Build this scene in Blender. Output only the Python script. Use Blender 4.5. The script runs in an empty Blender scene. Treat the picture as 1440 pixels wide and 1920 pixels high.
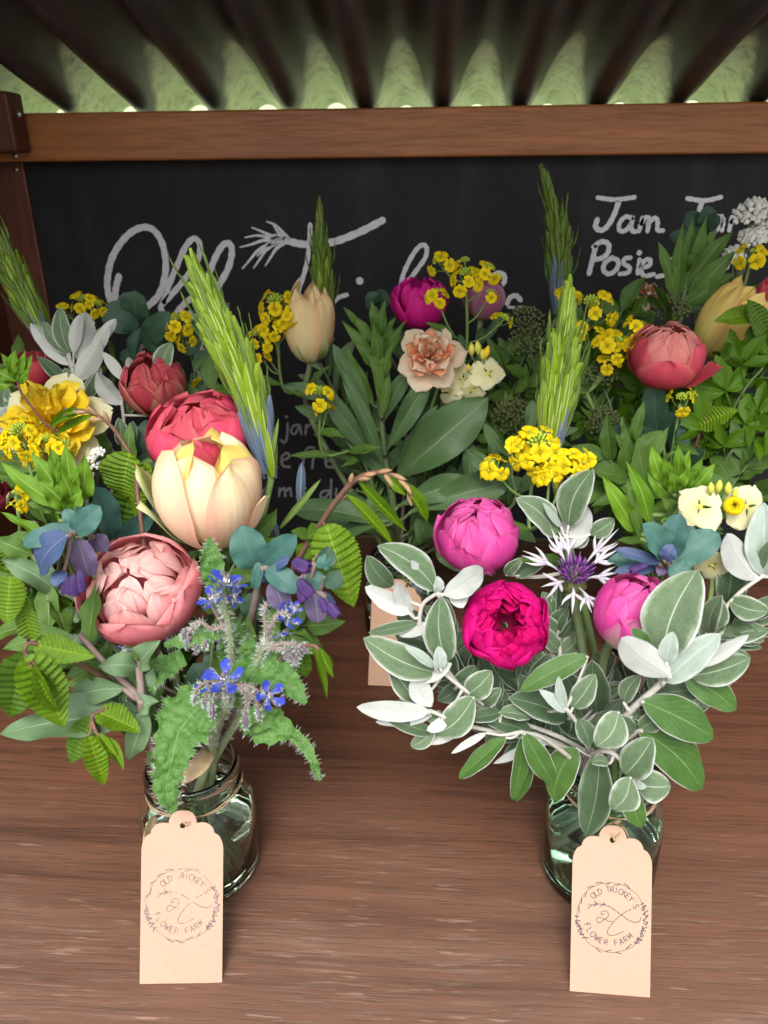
import bpy, bmesh, math, random
from mathutils import Vector, Matrix, noise

S = bpy.context.scene
C = S.collection
PI = math.pi
R_ = math.radians

# ------------------------------------------------------------------ camera, world, sun, exposure
PITCH, YAW, ROLL, EYE, FPX = 23.5, 3.7, -0.6, 0.43, 1443.0
_p, _y, _r = R_(PITCH), R_(YAW), R_(ROLL)
FWD = Vector((-math.sin(_y)*math.cos(_p), math.cos(_y)*math.cos(_p), -math.sin(_p)))
_r0 = Vector((math.cos(_y), math.sin(_y), 0)); _u0 = _r0.cross(FWD)
RGT = _r0*math.cos(_r) + _u0*math.sin(_r)
UPV = _u0*math.cos(_r) - _r0*math.sin(_r)
EYEP = Vector((0, 0, EYE))
cam = bpy.data.cameras.new('camera')
camo = bpy.data.objects.new('camera', cam); C.objects.link(camo)
cam.sensor_fit = 'VERTICAL'; cam.sensor_height = 36; cam.lens = 36*FPX/1920
cam.clip_start = 0.01; cam.clip_end = 500
cam.dof.use_dof = True; cam.dof.focus_distance = 0.52; cam.dof.aperture_fstop = 11
camo.matrix_world = Matrix.Translation(EYEP) @ Matrix((RGT, UPV, -FWD)).transposed().to_4x4()
S.camera = camo

SUN_EL, SUN_ROT = 50, 184
w = bpy.data.worlds.new('World'); S.world = w; w.use_nodes = True
nt = w.node_tree; bg = nt.nodes['Background']
sky = nt.nodes.new('ShaderNodeTexSky'); sky.sky_type = 'NISHITA'; sky.sun_disc = False
sky.sun_elevation = R_(SUN_EL); sky.sun_rotation = R_(SUN_ROT)
sky.air_density = 1.0; sky.dust_density = 4.0; sky.ozone_density = 1.0
hs=nt.nodes.new('ShaderNodeHueSaturation'); hs.inputs['Saturation'].default_value=.45
nt.links.new(sky.outputs[0], hs.inputs['Color']); nt.links.new(hs.outputs[0], bg.inputs[0]); bg.inputs[1].default_value = 0.15
sl = bpy.data.lights.new('sun', 'SUN'); sl.energy = 1.08; sl.angle = R_(22); sl.color = (1, .98, .95)
so = bpy.data.objects.new('sun', sl); C.objects.link(so)
_sd = Vector((math.sin(R_(SUN_ROT))*math.cos(R_(SUN_EL)), math.cos(R_(SUN_ROT))*math.cos(R_(SUN_EL)), math.sin(R_(SUN_EL))))
so.rotation_euler = _sd.to_track_quat('Z', 'Y').to_euler(); so.location = (0, -3, 4)
S.view_settings.view_transform = 'Standard'; S.view_settings.look = 'None'
S.view_settings.exposure = 1.22; S.view_settings.gamma = 1
S.cycles.use_denoising = True
S.cycles.max_bounces = 14; S.cycles.diffuse_bounces = 5; S.cycles.glossy_bounces = 4
S.cycles.transmission_bounces = 12; S.cycles.transparent_max_bounces = 12
S.cycles.caustics_refractive = True; S.cycles.caustics_reflective = False
S.cycles.sample_clamp_indirect = 8

# ------------------------------------------------------------------ photo pixel -> place
def ray(px, py): return FWD + RGT*((px-720)/FPX) + UPV*((960-py)/FPX)
def P(px, py, Y):
    d = ray(px, py); return EYEP + d*(Y/d.y)
def PZ(px, py, z):
    d = ray(px, py); return EYEP + d*((z-EYE)/d.z)
def mpp(p): return (Vector(p)-EYEP).dot(FWD)/FPX          # metres per photo pixel at p
def tocam(p): return (EYEP-Vector(p)).normalized()

# ------------------------------------------------------------------ objects
WM = {}
def finish(o, M, parent):
    C.objects.link(o)
    if parent is not None:
        o.parent = parent; o.matrix_basis = WM[parent].inverted() @ M
    else:
        o.matrix_basis = M
    WM[o] = M.copy(); return o
def thing(name, label, cat, loc, group=None):
    o = bpy.data.objects.new(name, None); o.empty_display_size = .01
    o['label'] = label; o['category'] = cat
    if group: o['group'] = group
    return finish(o, Matrix.Translation(Vector(loc)), None)
def obj(name, me, parent=None, M=None, kind=None, label=None, cat=None, group=None):
    o = bpy.data.objects.new(name, me)
    if kind: o['kind'] = kind
    if label: o['label'] = label
    if cat: o['category'] = cat
    if group: o['group'] = group
    return finish(o, M or Matrix.Identity(4), parent)

class MB:
    """collects faces for one mesh"""
    def __init__(s): s.v=[]; s.f=[]; s.uv=[]; s.m=[]
    def add(s, vs, fs, uvs=None, mi=0):
        b=len(s.v); s.v += [tuple(v) for v in vs]
        for f in fs:
            s.f.append(tuple(b+i for i in f)); s.m.append(mi)
            s.uv.append([uvs[i] for i in f] if uvs else [(0,0)]*len(f))
    def grid(s, fn, nu, nv, mi=0, closed=False):
        vs=[]; uv=[]
        for j in range(nv+1):
            for i in range(nu+1):
                vs.append(fn(i/nu, j/nv)); uv.append((i/nu, j/nv))
        fs=[(j*(nu+1)+i, j*(nu+1)+i+1, (j+1)*(nu+1)+i+1, (j+1)*(nu+1)+i) for j in range(nv) for i in range(nu)]
        s.add(vs, fs, uv, mi)
    def tube(s, pts, rad, n=7, mi=0, cap=True):
        pts=[Vector(p) for p in pts]; k=len(pts)
        if not hasattr(rad,'__len__'): rad=[rad]*k
        ref=None; vs=[]; uv=[]; L=0
        for i,p in enumerate(pts):
            t=(pts[min(i+1,k-1)]-pts[max(i-1,0)]).normalized()
            if ref is None:
                ref=t.orthogonal().normalized()
            ref=(ref-t*ref.dot(t)).normalized(); b=t.cross(ref)
            if i: L+=(p-pts[i-1]).length
            for a in range(n):
                q=2*PI*a/n
                vs.append(p+(ref*math.cos(q)+b*math.sin(q))*rad[i]); uv.append((a/n, i/max(1,k-1)))
        fs=[(i*n+a, i*n+(a+1)%n, (i+1)*n+(a+1)%n, (i+1)*n+a) for i in range(k-1) for a in range(n)]
        if cap: fs += [tuple(reversed(range(n))), tuple((k-1)*n+a for a in range(n))]
        s.add(vs, fs, uv, mi)
    def lathe(s, prof, n=48, mi=0, c=(0,0,0)):
        vs=[]; k=len(prof); cx,cy,cz=c
        for r,z in prof:
            for a in range(n):
                q=2*PI*a/n; vs.append((cx+r*math.cos(q), cy+r*math.sin(q), cz+z))
        fs=[(i*n+a, i*n+(a+1)%n, (i+1)*n+(a+1)%n, (i+1)*n+a) for i in range(k-1) for a in range(n)]
        s.add(vs, fs, None, mi)
    def box(s, x0,x1,y0,y1,z0,z1, mi=0):
        vs=[(x,y,z) for x in(x0,x1) for y in(y0,y1) for z in(z0,z1)]
        s.add(vs, [(0,1,3,2),(4,6,7,5),(0,4,5,1),(2,3,7,6),(0,2,6,4),(1,5,7,3)], None, mi)
    def blob(s, c, ax, r, L, n=6, rings=4, mi=0, pw=1.0):
        """spindle of length L along ax, radius r, base at c"""
        c=Vector(c); ax=Vector(ax).normalized()
        pts=[]; rad=[]
        for i in range(rings+1):
            t=i/rings; pts.append(c+ax*(L*t)); rad.append(max(.02*r, r*math.sin(PI*(.06+.9*t**pw))))
        s.tube(pts, rad, n, mi)
    def mesh(s, name, mats, smooth=True):
        me=bpy.data.meshes.new(name); me.from_pydata(s.v, [], s.f)
        for m in (mats if isinstance(mats,(list,tuple)) else [mats]): me.materials.append(m)
        me.polygons.foreach_set('material_index', s.m)
        me.polygons.foreach_set('use_smooth', [smooth]*len(s.f))
        ul=me.uv_layers.new(name='UVMap'); flat=[c for f in s.uv for q in f for c in q]
        ul.data.foreach_set('uv', flat); me.update(); return me

def catmull(pts, n):
    pts=[Vector(p) for p in pts]; k=len(pts)
    if k==2: return [pts[0].lerp(pts[1], i/n) for i in range(n+1)]
    out=[]
    for i in range(n+1):
        t=i/n*(k-1); j=min(int(t), k-2); u=t-j
        p0=pts[j-1] if j>0 else pts[0]*2-pts[1]
        p1,p2=pts[j],pts[j+1]
        p3=pts[j+2] if j+2<k else pts[k-1]*2-pts[k-2]
        out.append(((p1*2)+(p2-p0)*u+(p0*2-p1*5+p2*4-p3)*u*u+(p1*3-p0-p2*3+p3)*u**3)*.5)
    return out
def lerp(a,b,t): return a+(b-a)*t
def interp(vals, t):
    k=len(vals)-1; j=min(int(t*k), k-1); return lerp(vals[j], vals[j+1], t*k-j)
def sstep(a,b,x):
    x=min(1,max(0,(x-a)/(b-a))); return x*x*(3-2*x)

# ------------------------------------------------------------------ materials
def hexc(h, k=1.0):
    v=[int(h[i:i+2],16)/255 for i in (0,2,4)]
    return tuple((c/12.92 if c<=.04045 else ((c+.055)/1.055)**2.4)*k for c in v)+(1,)
class NT:
    def __init__(s, name):
        s.m=bpy.data.materials.new(name); s.m.use_nodes=True; s.t=s.m.node_tree
        s.t.nodes.clear(); s.out=s.t.nodes.new('ShaderNodeOutputMaterial')
    def n(s, typ, ins=None, **kw):
        x=s.t.nodes.new('ShaderNode'+typ)
        for k,v in kw.items(): setattr(x,k,v)
        for k,v in (ins or {}).items():
            if hasattr(v,'is_output') or isinstance(v, bpy.types.NodeSocket): s.t.links.new(v, x.inputs[k])
            else: x.inputs[k].default_value=v
        return x
    def math(s, op, a, b=0.0, c=None):
        i={0:a,1:b}
        if c is not None: i[2]=c
        return s.n('Math', i, operation=op).outputs[0]
    def mix(s, f, a, b, mode='MIX'):
        x=s.n('Mix', None, data_type='RGBA', blend_type=mode)
        for k,v in ((0,f),(6,a),(7,b)):
            if isinstance(v, bpy.types.NodeSocket): s.t.links.new(v, x.inputs[k])
            else: x.inputs[k].default_value=v
        return x.outputs[2]
    def ramp(s, f, stops):
        x=s.n('ValToRGB', {0:f}); e=x.color_ramp.elements
        while len(e)<len(stops): e.new(.5)
        for q,(p,c) in zip(e, stops): q.position=p; q.color=c
        return x.outputs[0]
    def step(s, f, a, b):
        x=s.n('MapRange', {0:f,1:a,2:b}, interpolation_type='SMOOTHSTEP'); return x.outputs[0]
    def noise(s, vec, scale, detail=3, rough=.5):
        i={'Scale':scale,'Detail':detail,'Roughness':rough}
        if vec is not None: i['Vector']=vec
        return s.n('TexNoise', i).outputs[0]
    def scale(s, vec, k): return s.n('Mapping', {0:vec, 3:k}).outputs[0]
    def bump(s, h, st, dist=.001): return s.n('Bump', {'Height':h,'Strength':st,'Distance':dist}).outputs[0]
    def surf(s, sh): s.t.links.new(sh, s.out.inputs[0]); return s.m

def plain(name, col, rough=.6, spec=.3, var=.15, bump=.0, scale=300):
    q=NT(name); tc=q.n('TexCoord').outputs['Object']
    nz=q.noise(tc, scale, 4); rnd=q.n('ObjectInfo').outputs['Random']
    k=q.math('ADD', q.math('MULTIPLY', nz, var*2), q.math('MULTIPLY_ADD', rnd, var, 1-var*1.5))
    c=q.mix(1.0, col, q.n('CombineColor',{0:k,1:k,2:k}).outputs[0], 'MULTIPLY')
    i={'Base Color':c,'Roughness':rough,'Specular IOR Level':spec}
    if bump: i['Normal']=q.bump(nz, bump)
    return q.surf(q.n('BsdfPrincipled', i).outputs[0])

def leafmat(name, c0, c1, vein, transl=.25, rough=.5, spec=.3, nveins=8, slope=.35, vk=.35, mid=.05, felt=0.0, tcol=None, nscale=90, sheen=0, crinkle=0):
    """leaf surface: mottled green, pale midrib, side veins by UV, light shining through"""
    def deep(c, k=.80, sat=1.18):
        l=.25*c[0]+.65*c[1]+.1*c[2]; return tuple(max(.003,(l+(x-l)*sat)*k) for x in c[:3])+(1,)
    if 'felt' not in name: c0, c1, vein = deep(c0), deep(c1,.84), deep(vein,.9)
    q=NT(name); tc=q.n('TexCoord'); uv=q.n('SeparateXYZ',{0:tc.outputs['UV']})
    u=q.math('MULTIPLY', q.math('ABSOLUTE', q.math('SUBTRACT', uv.outputs[0], .5)), 2)
    v=uv.outputs[1]
    rnd=q.n('ObjectInfo').outputs['Random']
    nz=q.noise(tc.outputs['UV'], 7, 4); nf=q.noise(tc.outputs['Object'], nscale, 4, .6)
    f=q.math('ADD', q.math('MULTIPLY', rnd, .45), q.math('ADD', q.math('MULTIPLY_ADD', nz, 1.0, -.25), q.math('MULTIPLY_ADD', nf, .5, -.25)))
    col=q.mix(q.n('Clamp',{0:f}).outputs[0], c0, c1)
    mm=q.math('SUBTRACT', 1, q.step(u, mid*.2, mid*.75))
    ph=q.math('MULTIPLY', q.math('SUBTRACT', v, q.math('MULTIPLY', u, slope)), nveins*2*PI)
    sv=q.step(q.math('COSINE', ph), .86, 1.0)
    mask=q.math('MAXIMUM', mm, q.math('MULTIPLY', sv, vk))
    if felt:
        fz=q.step(q.noise(tc.outputs['UV'], 60, 3, .8), .42, .70)
        mask=q.math('MAXIMUM', mask, q.math('MULTIPLY', fz, felt))
        mask=q.math('MAXIMUM', mask, q.math('MULTIPLY', q.step(q.math('ADD', u, q.math('MULTIPLY_ADD', nz, .5, -.25)), .70, 1.05), .55))
    col=q.mix(mask, col, vein)
    hh=q.math('ADD', q.math('MULTIPLY', mask, -.6), q.math('MULTIPLY', nf, .5))
    if crinkle:
        vd=q.n('TexVoronoi',{'Vector':tc.outputs['Object'],'Scale':crinkle,'Randomness':1.0}, feature='SMOOTH_F1').outputs[0]
        cr=q.step(vd, .75, .15); col=q.mix(q.math('MULTIPLY', cr, .22), col, vein); hh=q.math('ADD', hh, q.math('MULTIPLY', cr, 1.6))
    nrm=q.bump(hh, .8 if crinkle else .4, .0014 if crinkle else .0009)
    b=q.n('BsdfPrincipled', {'Base Color':col,'Roughness':rough,'Specular IOR Level':spec,'Normal':nrm,'Sheen Weight':sheen,'Sheen Roughness':.6}).outputs[0]
    t=q.n('BsdfTranslucent', {0: q.mix(.5, col, tcol or c1)}).outputs[0]
    return q.surf(q.n('MixShader',{0:transl,1:b,2:t}).outputs[0])

def petalmat(name, base, mid, tip, edge=None, edgek=.5, streak=.34, transl=.38, rough=.55, stops=(0,.45,1)):
    q=NT(name); tc=q.n('TexCoord'); uv=q.n('SeparateXYZ',{0:tc.outputs['UV']})
    u=q.math('MULTIPLY', q.math('ABSOLUTE', q.math('SUBTRACT', uv.outputs[0], .5)), 2)
    rnd=q.n('ObjectInfo').outputs['Random']
    st=q.noise(q.scale(q.n('VectorMath',{0:tc.outputs['UV'],1:q.n('CombineXYZ',{0:rnd,1:rnd}).outputs[0]}).outputs[0],(26,1.6,1)), 1.0, 3)
    big=q.noise(tc.outputs['Object'], 2.5, 2)
    v=q.math('ADD', uv.outputs[1], q.math('ADD', q.math('MULTIPLY_ADD', st, .3, -.15), q.math('MULTIPLY_ADD', big, .3, -.15)))
    col=q.ramp(v, [(stops[0],base),(stops[1],mid),(stops[2],tip)])
    if edge: col=q.mix(q.math('MULTIPLY', q.step(q.math('ADD',u,q.math('MULTIPLY_ADD',st,.4,-.2)), .45, .95), edgek), col, edge)
    k=q.math('ADD', q.math('MULTIPLY_ADD', st, streak, 1-streak*.5), q.math('MULTIPLY_ADD', rnd, .16, -.08))
    col=q.mix(1.0, col, q.n('CombineColor',{0:k,1:k,2:k}).outputs[0], 'MULTIPLY')
    nrm=q.bump(st, .55, .0008)
    b=q.n('BsdfPrincipled', {'Base Color':col,'Roughness':rough,'Specular IOR Level':.2,'Normal':nrm,'Subsurface Weight':.25,'Subsurface Radius':(.004,.002,.002),'Subsurface Scale':1.0}).outputs[0]
    t=q.n('BsdfTranslucent', {0:col}).outputs[0]
    return q.surf(q.n('MixShader',{0:transl,1:b,2:t}).outputs[0])

def woodmat(name, dark, mid, worn, sc=(2.2,40,40), rough=.42, wornk=.5, spec=.4, front=None, bump=.4, porek=.4):
    q=NT(name); tc=q.n('TexCoord').outputs['Object']
    wob=q.n('VectorMath',{0:tc,1:q.n('CombineXYZ',{1:q.math('MULTIPLY_ADD', q.noise(tc,6,2), .008, -.004)}).outputs[0]}).outputs[0]
    v=q.scale(wob, sc)
    g=q.noise(v, 3.0, 8, .65); g2=q.noise(q.scale(wob,(sc[0]*4,sc[1]*3.2,sc[2]*3.2)), 3.5, 4, .65)
    big=q.noise(tc, 7, 4); band=q.noise(q.scale(wob,(sc[0]*.5,sc[1]*.35,sc[2]*.35)), 3, 3)
    f=q.math('ADD', q.math('MULTIPLY', g, .55), q.math('ADD', q.math('MULTIPLY', big, .3), q.math('MULTIPLY', band, .35)))
    col=q.ramp(f, [(.40,dark),(.60,mid),(.84,tuple(c*1.5 for c in mid[:3])+(1,))])
    pore=q.step(g2, .52, .60)
    col=q.mix(q.math('MULTIPLY', pore, porek), col, tuple(c*.3 for c in dark[:3])+(1,))
    if front:
        y=q.n('SeparateXYZ',{0:tc}).outputs[1]
        fr=q.math('SUBTRACT', 1, q.step(q.math('ADD', y, q.math('MULTIPLY_ADD', big, .30, -.15)), front[0], front[1]))
        # wear: the stain gone grey in short streaks and flecks along the grain
        col=q.mix(q.math('MULTIPLY', fr, q.math('MULTIPLY_ADD', band, .5, .10)), col, tuple(lerp(a,b,.45) for a,b in zip(mid[:3],worn[:3]))+(1,))
        st=q.step(q.noise(q.scale(wob,(20,420,1)), 1.0, 4, .65), .50, .62)
        wb=q.step(q.noise(q.scale(tc,(1,2,1)), 6, 4, .6), .40, .62)
        wm=q.math('MULTIPLY', q.math('MULTIPLY', st, wb), q.math('MULTIPLY_ADD', fr, .95, .05))
        col=q.mix(q.math('MULTIPLY', wm, wornk), col, worn)
        fl=q.step(q.noise(q.scale(wob,(30,380,1)), 1.0, 2, .6), .63, .70)
        col=q.mix(q.math('MULTIPLY', q.math('MULTIPLY', fl, fr), .28), col, tuple(min(1,c*1.5) for c in worn[:3])+(1,))
    ro=q.math('ADD', rough-.1, q.math('MULTIPLY', g2, .3))
    nrm=q.bump(q.math('SUBTRACT', g, q.math('MULTIPLY', pore, .6)), bump, .0008)
    return q.surf(q.n('BsdfPrincipled', {'Base Color':col,'Roughness':ro,'Specular IOR Level':spec,'Normal':nrm}).outputs[0])

M = {}
M['table']=woodmat('stained_tabletop', (.040,.015,.008,1), (.108,.043,.023,1), (.36,.26,.20,1), sc=(1.8,46,1), rough=.44, spec=.3, wornk=.26, front=(.20,.58), bump=.4, porek=.36)
M['beam']=woodmat('varnished_timber', (.17,.050,.011,1), (.30,.105,.028,1), (.2,.1,.05,1), sc=(2,26,46), rough=.38, wornk=.15, bump=.2, porek=.2)
M['post']=woodmat('dark_timber', (.05,.014,.007,1), (.095,.028,.012,1), (.12,.05,.03,1), sc=(40,40,2), rough=.5, wornk=.1, bump=.2)

def boardmat():
    q=NT('blackboard_paint'); tc=q.n('TexCoord').outputs['Object']
    a=q.noise(q.scale(tc,(9,1,2.2)), 2.2, 6, .6); b=q.noise(tc, 160, 3)
    k=q.math('ADD', q.math('MULTIPLY', q.step(a,.45,.75), .6), q.math('MULTIPLY', b, .25))
    col=q.mix(k, (.010,.010,.011,1), (.033,.033,.034,1))
    return q.surf(q.n('BsdfPrincipled', {'Base Color':col,'Roughness':.62,'Specular IOR Level':.2,'Normal':q.bump(a,.05)}).outputs[0])
M['board']=boardmat()
def chalkmat(name, c):
    q=NT(name); tc=q.n('TexCoord').outputs['Object']
    a=q.noise(tc, 260, 5, .7); b=q.noise(q.scale(tc,(1,1,3)), 60, 3)
    f=q.math('ADD', q.math('MULTIPLY',q.step(a,.3,.7),.6), q.math('MULTIPLY',b,.5))
    return q.surf(q.n('BsdfPrincipled', {'Base Color':q.mix(f, tuple(x*.72 for x in c[:3])+(1,), c),'Roughness':.9,'Specular IOR Level':.1}).outputs[0])
M['chalk']=chalkmat('chalk_pen', (.72,.72,.74,1)); M['chalk2']=chalkmat('chalk_thin', (.34,.34,.36,1))

def roofmat():
    q=NT('bitumen_sheet'); tc=q.n('TexCoord').outputs['Object']
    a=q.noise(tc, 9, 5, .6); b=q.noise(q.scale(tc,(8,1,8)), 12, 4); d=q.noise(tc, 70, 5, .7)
    col=q.mix(q.step(a,.4,.65), (.030,.029,.031,1), (.040,.028,.024,1))
    col=q.mix(q.math('MULTIPLY', q.step(b,.55,.75), .4), col, (.12,.11,.105,1))
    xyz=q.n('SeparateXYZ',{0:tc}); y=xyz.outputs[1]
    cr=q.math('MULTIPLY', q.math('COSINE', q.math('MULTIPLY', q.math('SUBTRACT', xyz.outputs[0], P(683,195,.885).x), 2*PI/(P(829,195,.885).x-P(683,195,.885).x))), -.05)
    gap_light=q.math('MULTIPLY', q.step(q.math('ADD', q.math('ADD', y, cr), q.math('MULTIPLY_ADD', a, .12, -.06)), .857, .890), q.math('MULTIPLY_ADD', q.step(d,.30,.56), .5,.5))  # green daylight through the gaps, painted as tapering patches on the crests
    col=q.mix(gap_light, col, (.66,.78,.48,1))
    col=q.mix(q.math('MULTIPLY', q.step(q.noise(q.scale(tc,(1,1,1)), 38, 6, .8), .60,.68), .6), col, (.02,.02,.018,1))
    return q.surf(q.n('BsdfPrincipled', {'Base Color':col,'Roughness':.42,'Specular IOR Level':.5,'Normal':q.bump(d,.4,.001)}).outputs[0])
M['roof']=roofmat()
M['screw']=plain('screw_metal', (.35,.33,.30,1), .35, .6)
M['screw'].node_tree.nodes['Principled BSDF'].inputs['Metallic'].default_value=.9

def glassmat(name, col, rough=.0, ior=1.5):
    q=NT(name); return q.surf(q.n('BsdfGlass',{'Color':col,'Roughness':rough,'IOR':ior}).outputs[0])
M['glass']=glassmat('jar_glass', (.95,.985,.965,1), 0, 1.48)
M['glass_green']=glassmat('green_jar_glass', (.87,.97,.92,1), 0, 1.48)
M['water']=glassmat('water', (.93,.97,.90,1), 0, 1.33)
def kraft(name, c):
    q=NT(name); tc=q.n('TexCoord').outputs['Object']
    a=q.noise(tc, 30, 5, .6); b=q.noise(q.scale(tc,(2,1,9)), 260, 3, .7)
    k=q.math('ADD', q.math('MULTIPLY_ADD', a, .22,-.11), q.math('MULTIPLY_ADD', b, .16, .92))
    col=q.mix(1.0, c, q.n('CombineColor',{0:k,1:k,2:k}).outputs[0],'MULTIPLY')
    return q.surf(q.n('BsdfPrincipled',{'Base Color':col,'Roughness':.75,'Specular IOR Level':.2,'Normal':q.bump(b,.15,.0003)}).outputs[0])
M['kraft']=kraft('kraft_card', (.405,.265,.19,1)); M['kraft_dark']=kraft('kraft_card_brown', (.40,.245,.16,1))
M['ink']=plain('stamp_ink', (.075,.065,.08,1), .8, .1, .5, 0, 900)
M['ink2']=plain('faded_stamp_ink', (.20,.165,.16,1), .8, .1, .5, 0, 900)
M['twine']=plain('twine_fibre', (.36,.25,.15,1), .85, .1, .4, .5, 900)
M['raffia']=plain('dry_raffia', (.42,.30,.17,1), .6, .3, .35, .4, 200)

# leaves
Wm=plain('felt_white', (.44,.46,.43,1), .9, .1, .14, .3, 500)
M['felt']=leafmat('felt_underside', (.40,.42,.39,1), (.50,.52,.49,1), (.33,.35,.31,1), .12, .9, .1, 7, .5, .35, .06, 0, nscale=240)
M['sen']=leafmat('grey_green_top', (.055,.112,.042,1), (.155,.215,.130,1), (.47,.52,.42,1), .12, .65, .2, 7, .5, .08, .05, .34)
M['sen_pale']=leafmat('pale_felt_top', (.25,.33,.27,1), (.40,.47,.42,1), (.56,.6,.54,1), .12, .8, .1, 7, .5, .1, .05, .45)
M['sen_green']=leafmat('glossy_green_top', (.045,.105,.025,1), (.085,.165,.045,1), (.22,.32,.14,1), .12, .42, .4, 7, .5, .2, .035, .0)
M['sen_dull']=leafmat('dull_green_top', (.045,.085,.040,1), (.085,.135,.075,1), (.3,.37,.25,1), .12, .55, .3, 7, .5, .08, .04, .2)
M['horn']=leafmat('pleated_green', (.10,.20,.012,1), (.20,.32,.025,1), (.30,.42,.07,1), .33, .45, .35, 12, .35, .35, .05)
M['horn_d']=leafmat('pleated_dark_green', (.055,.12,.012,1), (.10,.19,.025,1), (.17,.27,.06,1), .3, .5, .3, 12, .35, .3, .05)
M['lance']=leafmat('fresh_green', (.11,.23,.035,1), (.20,.35,.06,1), (.34,.47,.16,1), .28, .5, .3, 7, .7, .12, .09)
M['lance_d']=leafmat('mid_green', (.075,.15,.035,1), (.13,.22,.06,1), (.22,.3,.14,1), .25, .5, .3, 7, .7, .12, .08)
M['blade']=leafmat('grey_green_blade', (.065,.125,.050,1), (.11,.18,.080,1), (.24,.31,.17,1), .2, .45, .35, 8, .6, .12, .05)
M['blade_b']=leafmat('bright_grey_green', (.12,.20,.10,1), (.18,.27,.15,1), (.32,.42,.27,1), .22, .45, .35, 8, .6, .12, .05)
M['cer']=leafmat('teal_leaf', (.055,.135,.12,1), (.09,.19,.15,1), (.12,.2,.22,1), .18, .45, .35, 6, .6, .1, .04, nscale=30)
M['cer_b']=leafmat('blue_bract', (.045,.09,.16,1), (.085,.115,.23,1), (.24,.22,.32,1), .2, .45, .35, 6, .6, .15, .05, nscale=30)
M['cer_p']=leafmat('purple_bract', (.10,.075,.16,1), (.17,.13,.22,1), (.3,.3,.28,1), .2, .45, .35, 6, .6, .15, .05, nscale=30)
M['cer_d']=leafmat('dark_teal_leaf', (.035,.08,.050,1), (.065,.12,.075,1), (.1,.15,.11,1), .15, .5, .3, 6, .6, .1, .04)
M['bor']=leafmat('rough_hairy_green', (.06,.16,.035,1), (.13,.26,.075,1), (.26,.40,.16,1), .25, .55, .35, 8, .7, .16, .05, .0, nscale=300, crinkle=230)
M['maple']=leafmat('lobed_green', (.06,.14,.016,1), (.12,.23,.03,1), (.15,.25,.06,1), .28, .5, .3, 7, .6, .3, .04)
M['dark']=leafmat('dark_green', (.055,.11,.026,1), (.10,.18,.045,1), (.16,.24,.08,1), .2, .5, .3, 8, .6, .25, .05)  # the leaf's own darker green
# stems and buds
M['stem']=plain('green_stem', (.115,.19,.05,1), .5, .3, .2)
M['stem_d']=plain('dull_stem', (.085,.12,.05,1), .55, .3, .25)
M['stem_t']=plain('tulip_stem', (.15,.20,.085,1), .5, .3, .2)
M['stem_w']=plain('felted_stem', (.42,.41,.36,1), .9, .1, .25, .4, 300)
M['twig']=plain('brown_twig', (.13,.065,.045,1), .55, .3, .4, .4, 260)
M['scale_']=plain('bud_scale', (.32,.20,.11,1), .55, .3, .4, .3, 200)
M['purp_stem']=plain('purplish_stem', (.19,.14,.12,1), .55, .3, .3)
M['bud']=plain('yellow_green_bud', (.30,.40,.04,1), .5, .3, .3)
M['spike']=leafmat('spike_bud_green', (.20,.31,.035,1), (.30,.42,.08,1), (.46,.55,.25,1), .2, .45, .35, 1, 0, 0, .25)
M['spike_d']=leafmat('spike_bud_dull', (.10,.17,.03,1), (.17,.25,.055,1), (.28,.36,.14,1), .2, .45, .35, 1, 0, 0, .25)
M['spike_b']=leafmat('spike_bud_blue', (.13,.18,.25,1), (.20,.25,.34,1), (.30,.36,.34,1), .2, .45, .35, 1, 0, 0, .2)
M['bract']=leafmat('spike_bract', (.13,.22,.05,1), (.2,.3,.09,1), (.4,.45,.25,1), .25, .5, .3, 1, 0, 0, .15)
M['hair']=plain('white_hair', (.52,.56,.52,1), .6, .3, .1)
M['umbel']=plain('olive_bud', (.085,.105,.035,1), .7, .2, .5)
M['umbel_w']=plain('white_floret', (.62,.62,.56,1), .6, .2, .2)

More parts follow.
